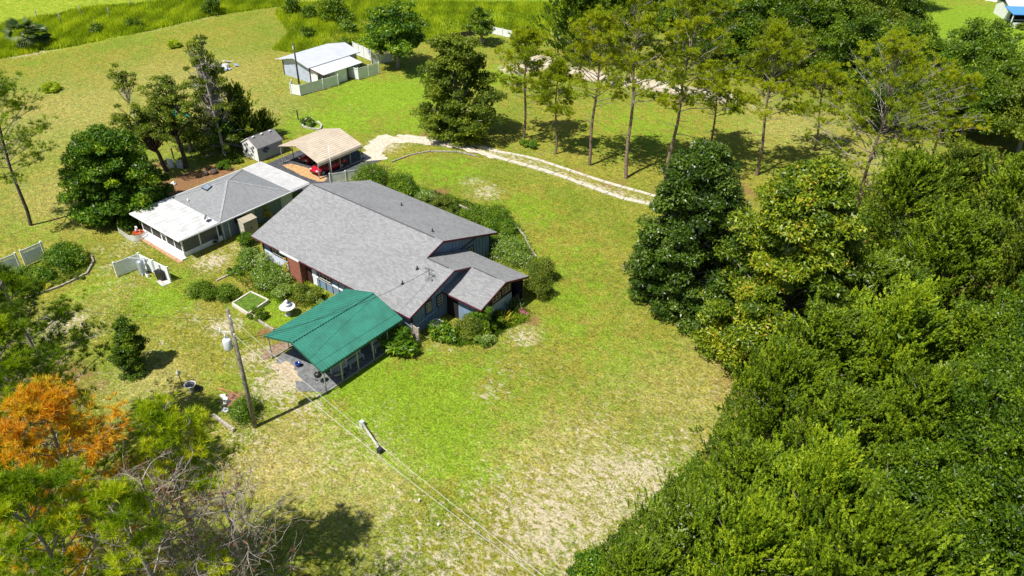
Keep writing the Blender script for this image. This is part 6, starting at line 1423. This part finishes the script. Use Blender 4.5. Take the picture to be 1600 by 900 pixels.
e = bush('climbing_plant', (-53.25, 34.85, 0), .42, .3, 2.3, LF_YEL, 990, 'yellow climbing plant on the red brick by the window', n=900, leaf=.13, nc=14)
bush('banana_clump', g0(627, 546), 1.8, 1.6, 2.1, LF_BRIGHT, 995, 'large clump of broad drooping leaves at the carport corner', n=1500, leaf=.5, asp=.3, cat='plant')
bush('banana_clump', g0(692, 526), 1.5, 1.3, 1.5, LF_BRIGHT, 996, 'leafy plant clump by the air conditioner', n=1200, leaf=.4, asp=.28, cat='plant')
strapleaf('strap_plant', g0(787, 503), 1.0, .9, LF_YEL, 997, 'yellowish spiky plant in the corner bed', n=40, leafw=.08)
strapleaf('strap_plant', g0(803, 486), 1.1, 1.3, LF_PALM, 998, 'grey green spiky plant by the porch corner', n=60, leafw=.09)
strapleaf('strap_plant', g0(440, 470), .6, .5, LF_BRIGHT, 999, 'small strap leaved plant beside the raised bed path', n=30, leafw=.06)

# ------------------------------------------------------------------ tall grass and lawn tufts (uncountable)
def grass_mass(name, label, polys, n, hmin, hmax, w, m, seed, keepf=None, blades=3, spread=.25):
    rs = np.random.RandomState(seed); xs_ = [p.x for p in polys]; ys_ = [p.y for p in polys]
    X = rs.uniform(min(xs_), max(xs_), n * 3); Y = rs.uniform(min(ys_), max(ys_), n * 3); k = in_poly(X, Y, polys)
    if keepf is not None: k &= keepf(X, Y, rs)
    X = X[k][:n]; Y = Y[k][:n]; n = len(X); cl = .5 + .4 * np.sin(X * .45 + np.sin(Y * .3)) * np.cos(Y * .5 + np.sin(X * .21)) + .25 * np.sin(X * 1.3 + Y)
    X = np.repeat(X, blades); Y = np.repeat(Y, blades); cl = np.repeat(cl, blades); N_ = n * blades
    B = np.stack([X + rs.normal(0, w * 2, N_), Y + rs.normal(0, w * 2, N_), np.zeros(N_) - .03], -1); hh = rs.uniform(hmin, hmax, N_) * (.6 + .5 * cl)
    a = rs.uniform(0, 6.28, N_); tip = B + np.stack([np.cos(a) * spread * hh * rs.uniform(.2, 1.4, N_), np.sin(a) * spread * hh * rs.uniform(.2, 1.4, N_), hh], -1)
    b2 = rs.uniform(0, 6.28, N_); W = np.stack([np.cos(b2), np.sin(b2), np.zeros(N_)], -1) * w
    V = np.stack([B - W, B + W, tip], 1).reshape(-1, 3); T = np.repeat(np.clip(cl * .75 + rs.normal(.0, .22, N_), 0, 1), 3)
    return tag(np_mesh(name, V, np.arange(len(V)).reshape(-1, 3), m, None, dict(tint=T)), label, kind='stuff')
def tall_keep(X, Y, rs):
    n = .5 + .5 * np.sin(X * .23 + 2 * np.sin(Y * .17)) * np.cos(Y * .31 + 1.5 * np.sin(X * .11))
    return rs.uniform(0, 1, len(X)) < .18 + .9 * n
grass_mass('tall_grass', 'band of tall unmown grass along the far meadow edge', [L(*p) for p in ((-60, 108), (0, 92), (120, 71), (230, 49), (335, 24), (455, 8), (455, -8), (300, -2), (130, 15), (0, 42), (-60, 55))], 30000, .35, 1.1, .09, LF_GRASS, 11, keepf=tall_keep)
grass_mass('tall_grass', 'tall grass growing behind the barn', [L(*p) for p in ((424, 78), (440, 66), (452, 50), (436, 34), (430, 18), (450, 8), (520, 0), (880, 5), (850, 60), (790, 48), (700, 60), (640, 70), (590, 78), (540, 76), (470, 84))], 26000, .25, .9, .09, LF_GRASS, 12, keepf=lambda X, Y, rs: tall_keep(X, Y, rs) & (rs.uniform(0, 1, len(X)) < np.clip(1.25 - (X + 100) / 45, .12, 1)))
def lawn_keep(X, Y, rs):
    n = .5 + .5 * np.sin(X * .7 + 1.3 * np.sin(Y * .5)) * np.cos(Y * .8 + np.sin(X * .9))
    inh = ((X > -58) & (X < -34) & (Y > 35.3) & (Y < 50)) | ((X > -71.5) & (X < -61) & (Y > 30) & (Y < 46.5)) | ((X > -45) & (X < -38) & (Y > 24) & (Y < 35)) | ((X > -76) & (X < -65) & (Y > 46) & (Y < 58))
    return (rs.uniform(0, 1, len(X)) < .15 + .85 * n) & ~inh
grass_mass('lawn_grass', 'short tufts of lawn grass across the yard', [L(*p) for p in ((-40, 470), (230, 330), (420, 420), (640, 250), (1050, 330), (1100, 560), (1130, 760), (1000, 960), (400, 980), (-60, 960))], 70000, .05, .15, .045, LF_LAWN, 13, keepf=lawn_keep, blades=2, spread=.9)

for nm_, pts_, n_, sd_ in (('flower bed on the far side of the house', ((600, 290), (650, 292), (700, 305), (760, 325), (808, 350), (832, 392), (842, 412), (800, 400), (775, 372), (700, 335), (640, 310)), 3200, 31),
                           ('front garden bed by the brick wall', ((375, 395), (392, 380), (440, 420), (500, 450), (525, 470), (505, 482), (455, 480), (400, 460), (360, 430)), 1300, 32),
                           ('edged bed at the left fences', ((30, 440), (70, 410), (130, 400), (140, 415), (130, 430), (90, 447), (45, 462)), 900, 33),
                           ('corner bed before the wing', ((690, 530), (735, 505), (790, 490), (822, 485), (824, 500), (790, 515), (765, 535), (715, 540)), 3000, 34),
                           ('foot of the wood', ((1060, 470), (1150, 545), (1150, 590), (1110, 690), (1000, 800), (930, 860), (905, 900), (960, 905), (1080, 800), (1200, 640), (1200, 540), (1110, 455)), 9000, 35)):
    grass_mass('ground_cover', 'low mixed plants and leaf litter in the ' + nm_, [L(*p) for p in pts_], n_, .12, .45, .06, LF_SHRUB, sd_, spread=.9)
